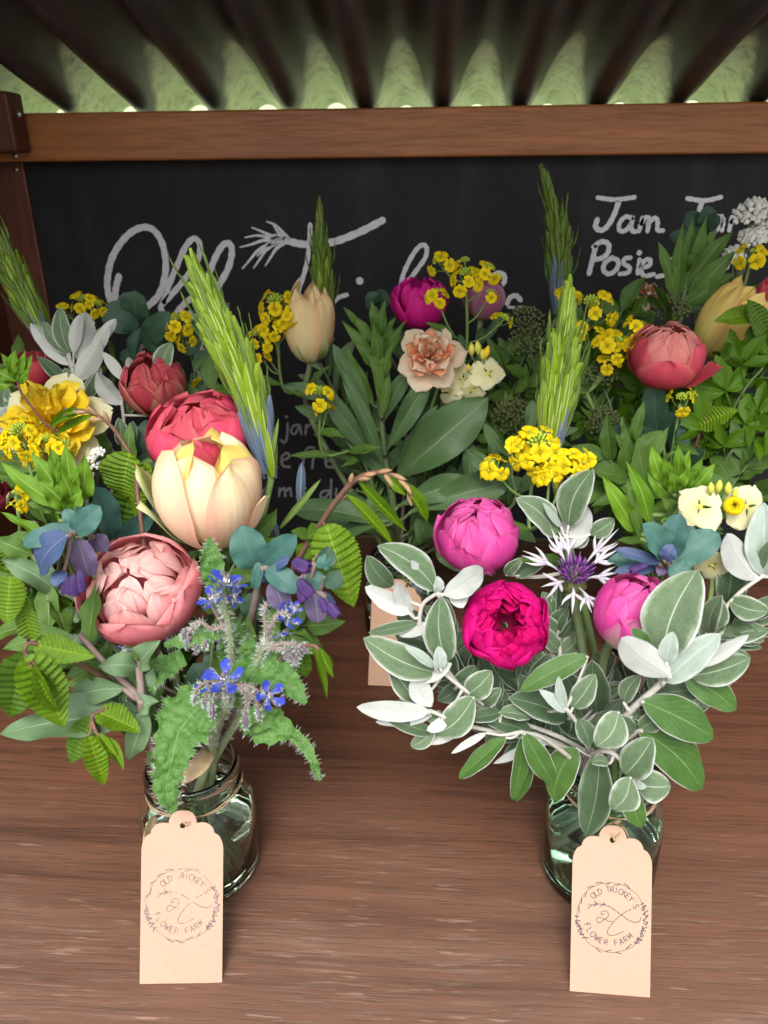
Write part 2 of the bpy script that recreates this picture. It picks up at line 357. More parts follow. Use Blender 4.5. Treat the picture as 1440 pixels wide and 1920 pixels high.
# ------------------------------------------------------------------ leaves
SH = {
 'oval':  lambda t: max(.10 if t<.5 else 0, math.sin(PI*min(1,max(0,t))**.88)**.62),
 'lance': lambda t: max(.12 if t<.5 else 0, math.sin(PI*t**.80)**.95),
 'horn':  lambda t: max(.03 if t<.5 else 0, math.sin(PI*t**.66)**.78),
 'blade': lambda t: max(.13 if t<.6 else 0, math.sin(PI*t**1.55)**.75),
 'round': lambda t: max(.10 if t<.5 else 0, math.sin(PI*t**.92)**.45),
 'needle':lambda t: max(.45 if t<.5 else 0, math.sin(PI*min(1,t**.95))**.55),
 'maple': lambda t: 1,
}
def leaf_mesh(name, mats, shape, nu=6, nv=10, fold=.25, arch=.12, wave=.0, wn=2.5, pleat=0, npl=11, slope=.35, serr=0, nse=11, th=.02, rim=1.0, curl=0, seed=0, side=0):
    """unit leaf from (0,0,0) to (0,1,0): two skins and an edge; x is scaled by width, y by length, z by width"""
    rg=random.Random(seed); ph=rg.random()*6; ph2=rg.random()*6
    f=SH[shape]
    def pt(u, t, k=1.0, dz=0.0):
        w=.5*f(t)*k
        if serr: w*=1+serr*(((t*nse)%1.0)-.5)*(1 if abs(u)>.9 else 0)
        x=u*w; a=abs(u)
        z=fold*abs(x) + arch*4*t*(1-t) - curl*t*t + wave*math.sin(wn*2*PI*t+ph+(1.6 if u>0 else 0))*a*a*(.3+f(t)*.7)
        if pleat: z+=pleat*math.cos(2*PI*npl*(t-slope*a*.5))*min(1,a*4)*f(t)
        x+=side*math.sin(PI*t)*.9
        y=t - (.10*serr*a if serr else 0)
        return (x, y, z+dz)
    m=MB(); n1=nu+1
    top=[pt(-1+2*i/nu, j/nv) for j in range(nv+1) for i in range(n1)]
    bot=[pt(-1+2*i/nu, j/nv, rim, -th) for j in range(nv+1) for i in range(n1)]
    uv=[(i/nu, j/nv) for j in range(nv+1) for i in range(n1)]
    q=[(j*n1+i, j*n1+i+1, (j+1)*n1+i+1, (j+1)*n1+i) for j in range(nv) for i in range(nu)]
    m.add(top, q, uv, 0)
    m.add(bot, [tuple(reversed(a)) for a in q], uv, 1)
    b=len(top); e=[]
    for j in range(nv):
        e.append((j*n1, (j+1)*n1, b+(j+1)*n1, b+j*n1)); e.append((j*n1+nu, b+j*n1+nu, b+(j+1)*n1+nu, (j+1)*n1+nu))
    m.add(top+bot, e, uv+uv, len(mats)-1)
    return m.mesh(name, mats)
def palm_mesh(name, mats, lobes=5, seed=0, nv=5):
    """lobed leaf: a fan about the stalk with toothed lobes"""
    rg=random.Random(seed); n=lobes*8; m=MB()
    def rad(a):                                    # a in -1..1 about the midrib
        s=a*lobes/2; d=abs(s-round(s))*2; big=1-.32*abs(a)
        return big*(1-.50*d**.9)*(1+.07*math.sin(s*2*PI*3))
    vs=[]; uv=[]
    for j in range(nv+1):
        for i in range(n+1):
            a=-1+2*i/n; th=a*2.15; r=rad(a)*j/nv*.62
            s=a*lobes/2; d=abs(s-round(s))*2
            z=.10*(j/nv)*d - .18*(j/nv)**2*abs(a) + .03*math.sin(7*a+seed)
            vs.append((math.sin(th)*r*1.0, .36+math.cos(th)*r, z)); uv.append((.5+.5*(.1+d*.9)*(1 if a>0 else -1)*.9, j/nv))
    q=[(j*(n+1)+i, j*(n+1)+i+1, (j+1)*(n+1)+i+1, (j+1)*(n+1)+i) for j in range(nv) for i in range(n)]
    m.add(vs, [tuple(reversed(a)) for a in q], uv, 0)
    m.add([(x,y,z-.012) for x,y,z in vs], q, uv, 0)
    m.tube([(0,0,0),(0,.2,.02),(0,.36,.0)], .012, 5, 0)
    return m.mesh(name, mats)

LK={}
def kinds(key, mats, shape, nvar, **kw):
    LK[key]=[leaf_mesh(key+'_leaf', [M[x] if isinstance(x,str) else x for x in mats], shape, seed=i*7+len(LK)*31,
             **{k:(v*(.45+1.1*random.Random(i*3+len(k)).random()) if k in ('wave','arch','fold','curl') else v) for k,v in kw.items()}, side=(i-(nvar-1)/2)*.10 if shape in ('oval','lance','blade') else 0) for i in range(nvar)]
kinds('sen',  ['sen','felt'], 'oval', 5, fold=.30, arch=.16, wave=.05, th=.022, rim=1.085, nu=8, nv=14)
kinds('senp', ['sen_pale','felt'], 'oval', 4, fold=.34, arch=.16, wave=.05, th=.03, rim=1.07, nu=8, nv=12)
kinds('seng', ['sen_green','felt'], 'oval', 4, fold=.22, arch=.15, wave=.06, th=.02, rim=1.045, nu=8, nv=14)
kinds('send', ['sen_dull','felt'], 'oval', 4, fold=.25, arch=.14, wave=.04, th=.02, rim=1.045, nu=8, nv=12)
kinds('horn', ['horn','horn_d'], 'horn', 4, fold=.32, arch=.10, wave=.05, pleat=.050, npl=12, slope=.85, serr=.16, nse=24, th=.006, nu=12, nv=72)
kinds('hornd',['horn_d','horn_d'], 'horn', 3, fold=.32, arch=.10, wave=.05, pleat=.050, npl=11, slope=.85, serr=.16, nse=22, th=.006, nu=10, nv=66)
kinds('hornf',['horn','horn_d'], 'lance', 3, fold=1.5, arch=.3, wave=.05, pleat=.08, npl=12, serr=.1, nse=12, th=.03, nu=8, nv=48)
kinds('lance',['lance','lance'], 'lance', 5, fold=.30, arch=.30, wave=.22, wn=2.2, th=.02, nu=6, nv=16)
kinds('lanced',['lance_d','lance_d'], 'lance', 4, fold=.30, arch=.30, wave=.16, wn=2.2, th=.02, nu=6, nv=14)
kinds('blade',['blade','blade'], 'blade', 5, fold=.28, arch=.35, wave=.20, wn=1.4, th=.02, nu=6, nv=18)
kinds('bladeb',['blade_b','blade_b'], 'lance', 4, fold=.28, arch=.35, wave=.22, wn=1.6, th=.02, nu=6, nv=18)
kinds('cer',  ['cer','cer'], 'round', 4, fold=.22, arch=.22, wave=.08, th=.02, nu=8, nv=12)
kinds('cerb', ['cer_b','cer'], 'round', 3, fold=.22, arch=.25, wave=.06, th=.02, nu=8, nv=12)
kinds('cerp', ['cer_p','cer_p'], 'round', 3, fold=.22, arch=.25, wave=.06, th=.02, nu=8, nv=12)
kinds('cerd', ['cer_d','cer_d'], 'round', 3, fold=.18, arch=.2, wave=.06, th=.02, nu=6, nv=10)
kinds('dark', ['dark','dark'], 'lance', 4, fold=.3, arch=.25, wave=.12, th=.02, nu=6, nv=10)
kinds('bract',['bract','bract'], 'needle', 3, fold=.5, arch=.8, wave=.2, th=.08, nu=4, nv=10)
kinds('bor',  ['bor','bor'], 'lance', 3, fold=.3, arch=.2, wave=.22, wn=3, serr=.10, nse=16, th=.02, nu=10, nv=40)
LK['palm']=[palm_mesh('lobed_leaf', [M['maple']], 5, i) for i in range(3)]
LK['palmd']=[palm_mesh('lobed_leaf', [M['dark']], 5, i+5) for i in range(2)]

rnd=random.Random(11)
def leaf_at(parent, kind, p0, p1, W, nrm=None, roll=0, flip=False, name='leaf', var=None, label=None):
    p0=Vector(p0); p1=Vector(p1); y=(p1-p0); L=y.length; y.normalize()
    n=Vector(nrm) if nrm is not None else tocam(p0)
    z=n-y*n.dot(y)
    if z.length<.05: z=Vector((0,0,1))-y*y.z
    z.normalize()
    if flip: z=-z
    z=Matrix.Rotation(R_(roll),3,y)@z; x=y.cross(z)
    R=Matrix((x*W, y*L, z*W)).transposed().to_4x4()
    me=LK[kind][var if var is not None else rnd.randrange(len(LK[kind]))]
    return obj(name, me, parent, Matrix.Translation(p0)@R, label=label)

# ------------------------------------------------------------------ bouquets and stems
BQ={}
def stem_base(bq, head, r=random):
    b=BQ[bq]; h=Vector(head)-b['base']; a=math.atan2(h.y,h.x)+rnd.uniform(-.9,.9); k=rnd.uniform(.35,.95)
    d=Vector((math.cos(a),math.sin(a),0))
    mouth=b['base']+d*(b['rm']*k)+Vector((0,0,b['mz']))
    a2=rnd.uniform(-.7,.7); d2=Matrix.Rotation(a2,3,'Z')@d
    bot=b['base']-d2*(b['rb']*rnd.uniform(.3,.95))+Vector((0,0,.009+rnd.uniform(0,.006)))
    return bot, mouth
def stem_path(bq, head, axis=None, via=(), n=18):
    head=Vector(head)
    bot,mouth=stem_base(bq, via[0] if via else head)
    pts=[bot,mouth,*map(Vector,via)]
    if axis is not None: pts.append(head-Vector(axis).normalized()*((head-mouth).length*.28))
    pts.append(head); return catmull(pts, n)
def proj(p):
    v=Vector(p)-EYEP; z=v.dot(FWD); return (720+FPX*v.dot(RGT)/z, 960-FPX*v.dot(UPV)/z)
def add_stem(t, pts, r0, r1, mat, name='stem', n=7):
    m=MB(); k=len(pts); m.tube(pts, [lerp(r0,r1,i/(k-1)) for i in range(k)], n)
    return obj(name, m.mesh(name, mat), t)

def sprig(name, label, cat, bq, path, leaves, stem='stem_w', r=(.0018,.0011), group=None, jit=.010, lname='leaf'):
    """a cut branch: stem through the given points, then each leaf (base px, tip px, width px, kind, options)"""
    pts3=[P(*q) for q in path]
    pts=stem_path(bq, pts3[-1], None, pts3[:-1], 26)
    t=thing(name,label,cat,pts[0],group); add_stem(t, pts, r[0], r[1], M[stem])
    pp=[(proj(p),p) for p in pts[6:]]
    twigs=MB()
    for L in leaves:
        bx,by,tx,ty,wd,kd=L[:6]; o=L[6] if len(L)>6 else {}
        near=min(pp, key=lambda q:(q[0][0]-bx)**2+(q[0][1]-by)**2)[1]
        Yb=near.y+o.get('dy',0.0)
        p0=P(bx,by,Yb); p1=P(tx,ty,Yb+o.get('ty', rnd.uniform(-jit,jit*.4)))
        wv=wd*mpp(p0)*(.92 if kd.startswith('sen') else 1)
        n=(tocam(p0)+Vector((rnd.uniform(-.25,.25),0,.35+rnd.uniform(-.2,.25))))
        leaf_at(t, kd, p0, p1, wv, n, o.get('roll', rnd.uniform(-18,18)), o.get('flip',False), lname, o.get('var'))
        if (p0-near).length>.003:
            mid=near.lerp(p0,.5)+Vector((0,0,-.002)); twigs.tube(catmull([near,mid,p0],5), [r[1]*.9]*3+[r[1]*.7]*3, 5)
    if twigs.v: obj('leaf_stalks', twigs.mesh('leaf_stalks', M[stem]), t, kind='stuff')
    return t

def spray(name, label, cat, bq, path, n, kind, ln, wd, f0=.3, stem='stem_d', r=(.0018,.0009), group=None, spread=.9, face=.7, seed=1, lname='leaf', up=.3):
    """a leafy stem whose leaves stand off alternately along it; sizes in metres"""
    rg=random.Random(seed)
    pts3=[P(*q) for q in path]; pts=stem_path(bq, pts3[-1], None, pts3[:-1], 24)
    t=thing(name,label,cat,pts[0],group); add_stem(t, pts, r[0], r[1], M[stem])
    k=len(pts)-1
    for i in range(n):
        f=f0+(1-f0)*(i+.3)/n; j=min(int(f*k),k-1); p=pts[j].lerp(pts[j+1], f*k-j); tg=(pts[j+1]-pts[j]).normalized()
        c=tocam(p); s=tg.cross(c).normalized(); a=(0 if i%2 else PI)+rg.uniform(-.8,.8)
        d=s*math.cos(a)+c*(math.sin(a)*.5+.25)
        d=(tg*(.55+up+rg.uniform(-.2,.3)+ (f>.93)*.8)+d*spread*(1-.5*(f>.93))+Vector((rg.uniform(-.2,.2),rg.uniform(-.2,.2),rg.uniform(-.3,.1)))).normalized()
        L=ln*rg.uniform(.7,1.15)*(1-.25*f); wv=wd*rg.uniform(.8,1.15)*(1-.2*f)
        nr=c*face+Vector((rg.uniform(-.5,.5),rg.uniform(-.3,.3),rg.uniform(.1,.8)))
        leaf_at(t, kind, p, p+d*L, wv, nr, rg.uniform(-25,25), False, lname, rg.randrange(len(LK[kind])))
    return t

# ------------------------------------------------------------------ double flowers
PR = {
 'cup':   [(.12,0),(.62,.12),(.95,.42),(1.0,.68),(.90,.90),(.80,1.0)],
 'bud':   [(.10,0),(.60,.12),(.92,.40),(.92,.70),(.66,.93),(.42,1.02)],
 'in':    [(.10,.1),(.60,.25),(.88,.52),(.78,.80),(.45,.97),(.16,1.02)],
 'barrel':[(.14,0),(.72,.10),(.98,.36),(.98,.68),(.84,.92),(.66,1.0)],
 'open':  [(.12,0),(.60,.08),(1.0,.28),(1.22,.52),(1.36,.70),(1.50,.80)],
 'flat':  [(.10,.3),(.5,.34),(.9,.36),(1.3,.33),(1.65,.26),(2.0,.16)],
 'rise':  [(.10,.2),(.35,.45),(.62,.65),(.85,.80),(1.0,.90),(1.12,.92)],
}
def petal_mesh(name, mat, prof, R, H, A, ph, rg, ruffle=.03, edge=None, tipdip=.05, point=0., nu=8, nv=10, tilt=0.):
    pr=PR[prof]; e=edge if edge is not None else rg.uniform(-.07,.05); p1=rg.random()*6; p2=rg.random()*6; sk=rg.uniform(-.12,.12)
    def fn(u,t):
        s=-1+2*u
        r=interp([a for a,b in pr],t); z=interp([b for a,b in pr],t)
        # smooth the profile a little
        r=.5*r+.25*(interp([a for a,b in pr],max(0,t-.08))+interp([a for a,b in pr],min(1,t+.08)))
        z=.5*z+.25*(interp([b for a,b in pr],max(0,t-.08))+interp([b for a,b in pr],min(1,t+.08)))
        ws=(.42+.58*math.sin(PI/2*min(t/.62,1)))*max(0.02,1-max(0,(t-.5)/.5)**(2.6-1.2*point))**(.5+.3*point)
        a=A*ws*s + sk*t
        rr=r*(1+e*s*s*t+ruffle*math.sin(2.6*s+p1+3*t)*t + ruffle*.6*math.sin(6*s+p2)*t*t) + tilt*t*t
        zz=z-tipdip*s*s*t*t+ruffle*.6*math.sin(4.2*s+p2)*t*t
        return (R*rr*math.cos(ph+a), R*rr*math.sin(ph+a), H*zz)
    m=MB(); m.grid(fn, nu, nv); return m.mesh(name, mat)
def globe_petal(name, mat, R, H, thm, wd, ph, rg, flare=.0, ruffle=.03, spiral=.032, th0=10, nu=14, nv=18, edge=.0, round_=2.4, cz=1.0, pear=0.):
    """a petal wrapped on a globe of radius R (height H*2 squashed), from its base up to the polar angle thm"""
    p1=rg.random()*6; p2=rg.random()*6; sk=rg.uniform(-.10,.10); fl=flare+rg.uniform(-.02,.02)
    def fn(u,t):
        s=-1+2*u
        th=R_(lerp(th0,thm,t)); a=wd*(.40+.60*math.sin(PI/2*min(t/.58,1)))*max(.0,1-max(0,(t-.45)/.55)**round_)**.5
        p=ph+sk*t
        d0=Vector((math.sin(th)*math.cos(p),math.sin(th)*math.sin(p),-math.cos(th))); e=Vector((-math.sin(p),math.cos(p),0))
        d=d0*math.cos(s*a)+e*math.sin(s*a)
        nz=noise.noise(Vector((s*2.2+p1,t*3.0+p2,p1)))*.035*t+noise.noise(Vector((s*6+p2,t*7,p2)))*.010*t*t+.006*math.sin(s*13+p1)*t**4
        notch=.05*math.exp(-(s/.25)**2)*max(0,t-.8)*5
        rr=R*(1+nz+spiral*s*(.4+.6*t)+fl*t**4+edge*s*s*t+ruffle*math.sin(2.6*s+p1+3*t)*t+ruffle*.5*math.sin(6.5*s+p2)*t*t-.022*math.exp(-(s/.30)**2)*t*(1-t)*2-notch*.5)
        v=d*rr
        pk=1+pear*v.z/R
        return (v.x*pk, v.y*pk, H/2+v.z*H/(2*R)*1.0*cz)
    m=MB(); m.grid(fn, nu, nv); return m.mesh(name, mat)
def flower_matrix(p, axis):
    return Matrix.Translation(Vector(p))@Vector(axis).normalized().to_track_quat('Z','Y').to_matrix().to_4x4()

def double_flower(name, label, cat, bq, px, py, Y, dpx, axis, layers, hk=.95, stem='stem_t', sr=.0032, group=None, seed=1, via=(), base=.5, extra=None):
    """head centred on the pixel at depth Y, dpx wide; layers = (count, radius, height, profile, overlap, material, opts)"""
    rg=random.Random(seed); c=P(px,py,Y); R=dpx*mpp(c)/2; H=R*2*hk; ax=Vector(axis).normalized()
    p0=c-ax*(H*base)
    pts=stem_path(bq, p0, ax, [P(*q) for q in via])
    t=thing(name,label,cat,pts[0],group); add_stem(t, pts, sr, sr*.85, M[stem], n=8)
    FM=flower_matrix(p0, ax); off=rg.random()*6
    for li,q in enumerate(layers):
        if isinstance(q[4],str): q=(q[0],q[1],1,*q[2:])
        n,rs,hs,prof,ov,mat,*oo=q
        o=dict(oo[0]) if oo else {}; nm=o.pop('name','petal'); fan=o.pop('at',None); dz=o.pop('dz',0)
        for i in range(n):
            ph=off+li*1.1+2*PI*(i+rg.uniform(-.12,.12))/n if fan is None else fan[i]
            k=rs*rg.uniform(.95,1.04)
            if not isinstance(prof,str): me=globe_petal(nm, M[mat], R*k, H*k, prof*rg.uniform(.93,1.045), ov*rg.uniform(.92,1.08), ph if fan is None else fan[i], rg, **o); obj(nm, me, t, FM@Matrix.Translation((0,0,H*(1-k)/2+(dz+(max(0,.93-rs)*.42 if not mat.startswith('mg') else 0))*H))); continue
            me=petal_mesh(nm, M[mat], prof, R*k, H*hs*rg.uniform(.95,1.04), PI/n*ov if fan is None else ov, ph, rg, **o)
            obj(nm, me, t, FM@Matrix.Translation((0,0,dz*H)))
    if extra: extra(t, FM, R, H, rg)
    return t

# ------------------------------------------------------------------ mustard flowers
def floret_mesh(mat, name, seed=0):
    rg=random.Random(seed); m=MB()
    for i in range(4):
        a=PI/4+PI/2*i+rg.uniform(-.12,.12)
        def fn(u,t):
            s=-1+2*u; w=.36*math.sin(PI*min(1,t*.62+.03))**.9*(1 if t<.9 else .85); r=.06+.52*t
            x=r; y=s*w; z=.30*t**.6-.16*t*t-.10*s*s*t
            return (x*math.cos(a)-y*math.sin(a), x*math.sin(a)+y*math.cos(a), z)
        m.grid(fn,4,4)
    m.tube([(0,0,-.25),(0,0,.04)], [.05,.08], 5, 1)
    m.blob((0,0,.02),(0,0,1),.07,.3,5,3,1)
    return m.mesh(name, [mat, M['bud']])
M['mus']=petalmat('mustard_petal', (.55,.42,.0,1), (.75,.56,.004,1), (.80,.62,.008,1), streak=.15, transl=.3)
FLO=[floret_mesh(M['mus'],'floret',i) for i in range(3)]
def bud_cluster_mesh():
    rg=random.Random(3); m=MB()
    for i in range(26):
        a=2.39996*i; q=(i+.5)/26; th=math.acos(1-q*.85)
        d=Vector((math.sin(th)*math.cos(a), math.sin(th)*math.sin(a), math.cos(th)))
        m.blob(d*.35, d+Vector((0,0,.35)), .13*rg.uniform(.8,1.1), .55, 5, 3)
    m.tube([(0,0,-.5),(0,0,.4)], .1, 5)
    return m.mesh('bud_cluster', M['bud'])
BUDC=bud_cluster_mesh()
def mustard(label, bq, heads, seed=1, via=(), stem='stem', leaves=0, group='yellow mustard sprays', fsz=.0098):
    """one branching stem; heads = (px,py,Y,radius px,florets[,bud size])"""
    rg=random.Random(seed)
    H=[P(h[0],h[1],h[2]) for h in heads]
    top=H[0]; ax=Vector((0,-.1,1))
    pts=stem_path(bq, top, ax, [P(*q) for q in via], 22)
    t=thing('mustard_spray',label,'flower',pts[0],group)
    sm=MB(); k=len(pts); sm.tube(pts,[lerp(.0022,.0012,i/(k-1)) for i in range(k)],6)
    for hi,(h,c) in enumerate(zip(heads,H)):
        rad=h[3]*mpp(c); cax=Vector((0,-.35,1)).normalized()
        if hi:
            j=min(range(6,k), key=lambda q:(pts[q]-(c-Vector((0,0,rad*2.2)))).length)
            a=pts[j]; cax=((c-a).normalized()+Vector((0,-.2,.8))).normalized()
            sm.tube(catmull([a, a.lerp(c,.5)-Vector((0,0,.004)), c],6), .0009, 5)
        bs=h[5] if len(h)>5 else 1
        if bs: 
            s=rad*.68*bs
            obj('bud_cluster', BUDC, t, flower_matrix(c+cax*rad*.50,cax)@Matrix.Diagonal((s,s,s,1)))
        for i in range(h[4]):
            a=2.39996*i+hi; q=(i+.5)/h[4]; th=.65+q*1.35
            x=Vector((math.cos(a),math.sin(a),0)); 
            d=(cax*math.cos(th)+ (x-cax*x.dot(cax)).normalized()*math.sin(th)).normalized()
            if d.dot(tocam(c))<-.35: d=(d+tocam(c)*.8).normalized()
            p=c+d*rad*rg.uniform(.75,1.05)
            fd=(d+tocam(c)*.35+Vector((rg.uniform(-.5,.5),rg.uniform(-.3,.3),rg.uniform(-.3,.4)))).normalized()
            s=fsz*rg.uniform(.8,1.1)
            obj('floret', FLO[rg.randrange(3)], t, flower_matrix(p,fd)@Matrix.Rotation(rg.random()*6,4,'Z')@Matrix.Diagonal((s,s,s,1)))
            sm.tube([c-cax*rad*.5, p.lerp(c,.35)-cax*rad*.2, p-fd*s*.25], .0005, 4)
    obj('stem', sm.mesh('stem', M[stem]), t)
    for i in range(leaves):
        j=rg.randrange(9,k-3); p=pts[j]; c=tocam(p); a=rg.uniform(0,6.28)
        d=Vector((math.cos(a),-.5,.3+.3*math.sin(a))).normalized()
        leaf_at(t,'lanced',p,p+d*rg.uniform(.025,.045),.007,c+Vector((0,0,.5)),0,False,'leaf')
    return t

# ------------------------------------------------------------------ bud spikes
SPB=[leaf_mesh('spike_bud', [M[x],M[x]], 'needle', nu=6, nv=8, fold=-.9, arch=.3, th=.28, seed=i) for i,x in enumerate(('spike','spike_d','spike_b'))]
def bud_spike(label, bq, path, wpx, n, dull=0, blue=.15, bl=(.026,.040), bw=.0056, seed=1, via=(), group='tall green bud spikes', extra=()):
    """path from the lowest bud to the tip (px,py,Y)"""
    rg=random.Random(seed); pts3=[P(*q) for q in path]
    full=stem_path(bq, pts3[0], None, [P(*q) for q in via], 16)+catmull(pts3, 20)[1:]
    t=thing('bud_spike',label,'flower',full[0],group)
    k=len(full); add_stem(t, full, .0034, .0012, M['stem'], n=8)
    ax=catmull(pts3, 40); wid=wpx*mpp(pts3[len(pts3)//2])/2
    for i in range(n):
        f=i/(n-1); g=f*.93; j=min(int(g*40),39); p=ax[j].lerp(ax[j+1], g*40-j); tg=(ax[j+1]-ax[j]).normalized()
        s1=tg.orthogonal().normalized(); s2=tg.cross(s1); a=2.39996*i
        d=s1*math.cos(a)+s2*math.sin(a)
        prof=min(1,(1-g)*1.55+.12)*(.75+.25*min(1,g*5))
        L=rg.uniform(*bl)*(1.05-.45*g)
        out=wid*prof
        p0=p+d*out*.55; p1=p+tg*L+d*out*(.98 if g<.7 else .72)*rg.uniform(.86,1.08)+s2*rg.uniform(-.0012,.0012)
        bi=2 if (g<blue and rg.random()<.75) else (1 if rg.random()<dull else 0)
        leaf_w=bw*(1.35-.55*g)*rg.uniform(.85,1.1)*(.75 if bi==2 else 1)
        y=(p1-p0); LL=y.length; y.normalize(); z=(d-y*d.dot(y)).normalized(); x=y.cross(z)
        R=Matrix((x*leaf_w, y*LL, z*leaf_w)).transposed().to_4x4()
        obj('bud', SPB[bi], t, Matrix.Translation(p0)@R)
        if i%3==0 and g<.8:
            q1=p+tg*L*1.35+d*out*1.25+Vector((rg.uniform(-1,1),0,rg.uniform(-1,1)))*.003
            leaf_at(t,'bract',p+d*out*.15,q1,.0030,d,0,False,'bract')
    for (bx,by,tx,ty,wd,kd) in extra:
        Yb=pts3[0].y; p0=P(bx,by,Yb); p1=P(tx,ty,Yb-.004)
        if kd=='bud':
            y=(p1-p0); LL=y.length; y.normalize(); z=tocam(p0); z=(z-y*z.dot(y)).normalized(); x=y.cross(z); q=wd*mpp(p0)
            obj('bud', SPB[2], t, Matrix.Translation(p0)@Matrix((x*q,y*LL,z*q)).transposed().to_4x4())
        else: leaf_at(t,'bract',p0,p1,wd*mpp(p0),None,0,False,'bract')
    return t

# ------------------------------------------------------------------ umbels
def umbel(label, name, bq, heads, mat, stem='stem_d', seed=1, via=(), nb=60, size=.0016, group=None, flat=.5, cat='flower', leaves=0, lk='palmd'):
    rg=random.Random(seed); H=[P(*h[:3]) for h in heads]
    pts=stem_path(bq, H[0], Vector((0,-.1,1)), [P(*q) for q in via], 18)
    t=thing(name,label,cat,pts[0],group); sm=MB(); k=len(pts)
    sm.tube(pts,[lerp(.0022,.001,i/(k-1)) for i in range(k)],6)
    for hi,(h,c) in enumerate(zip(heads,H)):
        rad=h[3]*mpp(c); ax=(tocam(c)*.6+Vector((0,0,.8))).normalized(); b0=c-ax*rad*.9
        if hi: sm.tube(catmull([pts[k-4], pts[k-2].lerp(b0,.6), b0],6), .0009, 5)
        m=MB(); s1=ax.orthogonal().normalized(); s2=ax.cross(s1); ribs=9
        for i in range(ribs):
            a=2*PI*i/ribs; e=c+(s1*math.cos(a)+s2*math.sin(a))*rad*.6; sm.tube(catmull([b0,b0.lerp(e,.5)+ax*rad*.1,e-ax*rad*.1],4), .0005, 4)
        for i in range(nb):
            a=2.39996*i; q=math.sqrt((i+.5)/nb); x=(s1*math.cos(a)+s2*math.sin(a))*rad*q
            p=c+x+ax*(rad*flat*(1-q*q)+rg.uniform(-.12,.12)*rad)
            m.blob(p-ax*size, (ax+x.normalized()*q*.6+Vector((rg.uniform(-.4,.4),rg.uniform(-.4,.4),rg.uniform(-.4,.4)))), size*rg.uniform(.7,1.2), size*2.2, 5, 2)
        obj('flower_head', m.mesh('flower_head', M[mat], False), t)
    obj('stem', sm.mesh('stem', M[stem]), t)
    for i in range(leaves):
        p=pts[rg.randrange(k//2,k-1)]; a=rg.uniform(0,6.28); d=Vector((math.cos(a),-.4,.3*math.sin(a))).normalized()
        leaf_at(t,lk,p,p+d*.05,.05,tocam(p)+Vector((0,0,.6)),0,False,'leaf')
    return t

# ------------------------------------------------------------------ hairs (borage)
def hair_mesh(mb, p, d, L, r=.00012, mi=0):
    p=Vector(p); d=Vector(d).normalized(); s=d.orthogonal().normalized(); b=d.cross(s)
    vs=[p+s*r, p-s*r*.5+b*r*.87, p-s*r*.5-b*r*.87, p+d*L]
    mb.add(vs, [(0,1,3),(1,2,3),(2,0,3)], None, mi)
def hairs_on_path(pts, rad, n, L, rg, mb):
    k=len(pts)-1
    for i in range(n):
        f=rg.random()*k; j=min(int(f),k-1); p=pts[j].lerp(pts[j+1],f-j); t=(pts[j+1]-pts[j]).normalized()
        d=Vector((rg.gauss(0,1),rg.gauss(0,1),rg.gauss(0,1))); d=(d-t*d.dot(t)).normalized()
        r=rad if not callable(rad) else rad(f/k)
        hair_mesh(mb, p+d*r*.9, d+t*rg.uniform(-.2,.5), L*rg.uniform(.6,1.2))
def path_leaf(t, mat, path, widths, Y, label=None, wave=.05, fold=.2, hairs=0, seed=1, nv=44, nu=10, nrm=None, name='leaf', crinkle=.02, wob=0):
    """a broad leaf whose midrib follows the pixel path [(px,py,dY)]; widths in px"""
    rg=random.Random(seed); pts=catmull([P(x,y,Y+d) for x,y,d in path], nv); m=MB(); rows=[]
    ph=rg.random()*6; ph2=rg.random()*6
    for j in range(nv+1):
        f=j/nv; p=pts[j]; tg=(pts[min(j+1,nv)]-pts[max(j-1,0)]).normalized()
        n=Vector(nrm) if nrm else tocam(p)+Vector((0,0,.35))
        n=(n-tg*n.dot(tg)).normalized(); s=tg.cross(n)
        s=-s
        w=interp(widths,f)*mpp(p)/2; rows.append((p,s,n,w,f))
    def fn(u,tt):
        p,s,n,w,f=rows[min(nv,int(round(tt*nv)))]; q=-1+2*u
        ww=w*(1+.10*math.sin(f*nv*.9+ (2 if q>0 else 0))*(abs(q)>.9)+ (.06*math.sin(f*31+ph)))
        z=w*(fold*abs(q)+ wave*8*math.sin(f*17+ph+(1.9 if q>0 else 0))*q*q*.35 + crinkle*8*(noise.noise(Vector((q*3+seed,f*22,seed)))*.25+noise.noise(Vector((q*8+seed,f*50,seed)))*.22))
        return p+s*(q*ww)+n*z
    m.grid(fn,nu,nv)
    b=len(m.v); nf=len(m.f); n1=nu+1
    off=[Vector(v)-rows[i//n1][2]*.0004 for i,v in enumerate(m.v)]
    uv=[(i%n1/nu, i//n1/nv) for i in range(b)]
    m.add(off, [tuple(reversed(f)) for f in m.f[:nf]], uv, 0)
    o=obj(name, m.mesh(name, mat), t, label=label)
    if hairs:
        h=MB()
        for i in range(hairs):
            f=rg.random(); j=int(f*nv); p,s,n,w,ff=rows[j]
            if rg.random()<.45:
                q=rg.choice((-1,1)); hair_mesh(h, fn((q+1)/2,ff), s*q+n*rg.uniform(-.1,.5)+Vector((0,0,rg.uniform(-.3,.3))), rg.uniform(.0016,.0034))
            else:
                q=rg.uniform(-1,1); hair_mesh(h, fn((q+1)/2,ff), n+s*rg.uniform(-.5,.5), rg.uniform(.0012,.0026))
        obj('hairs', h.mesh('hairs', M['hair'], False), o, kind='stuff')
    return o

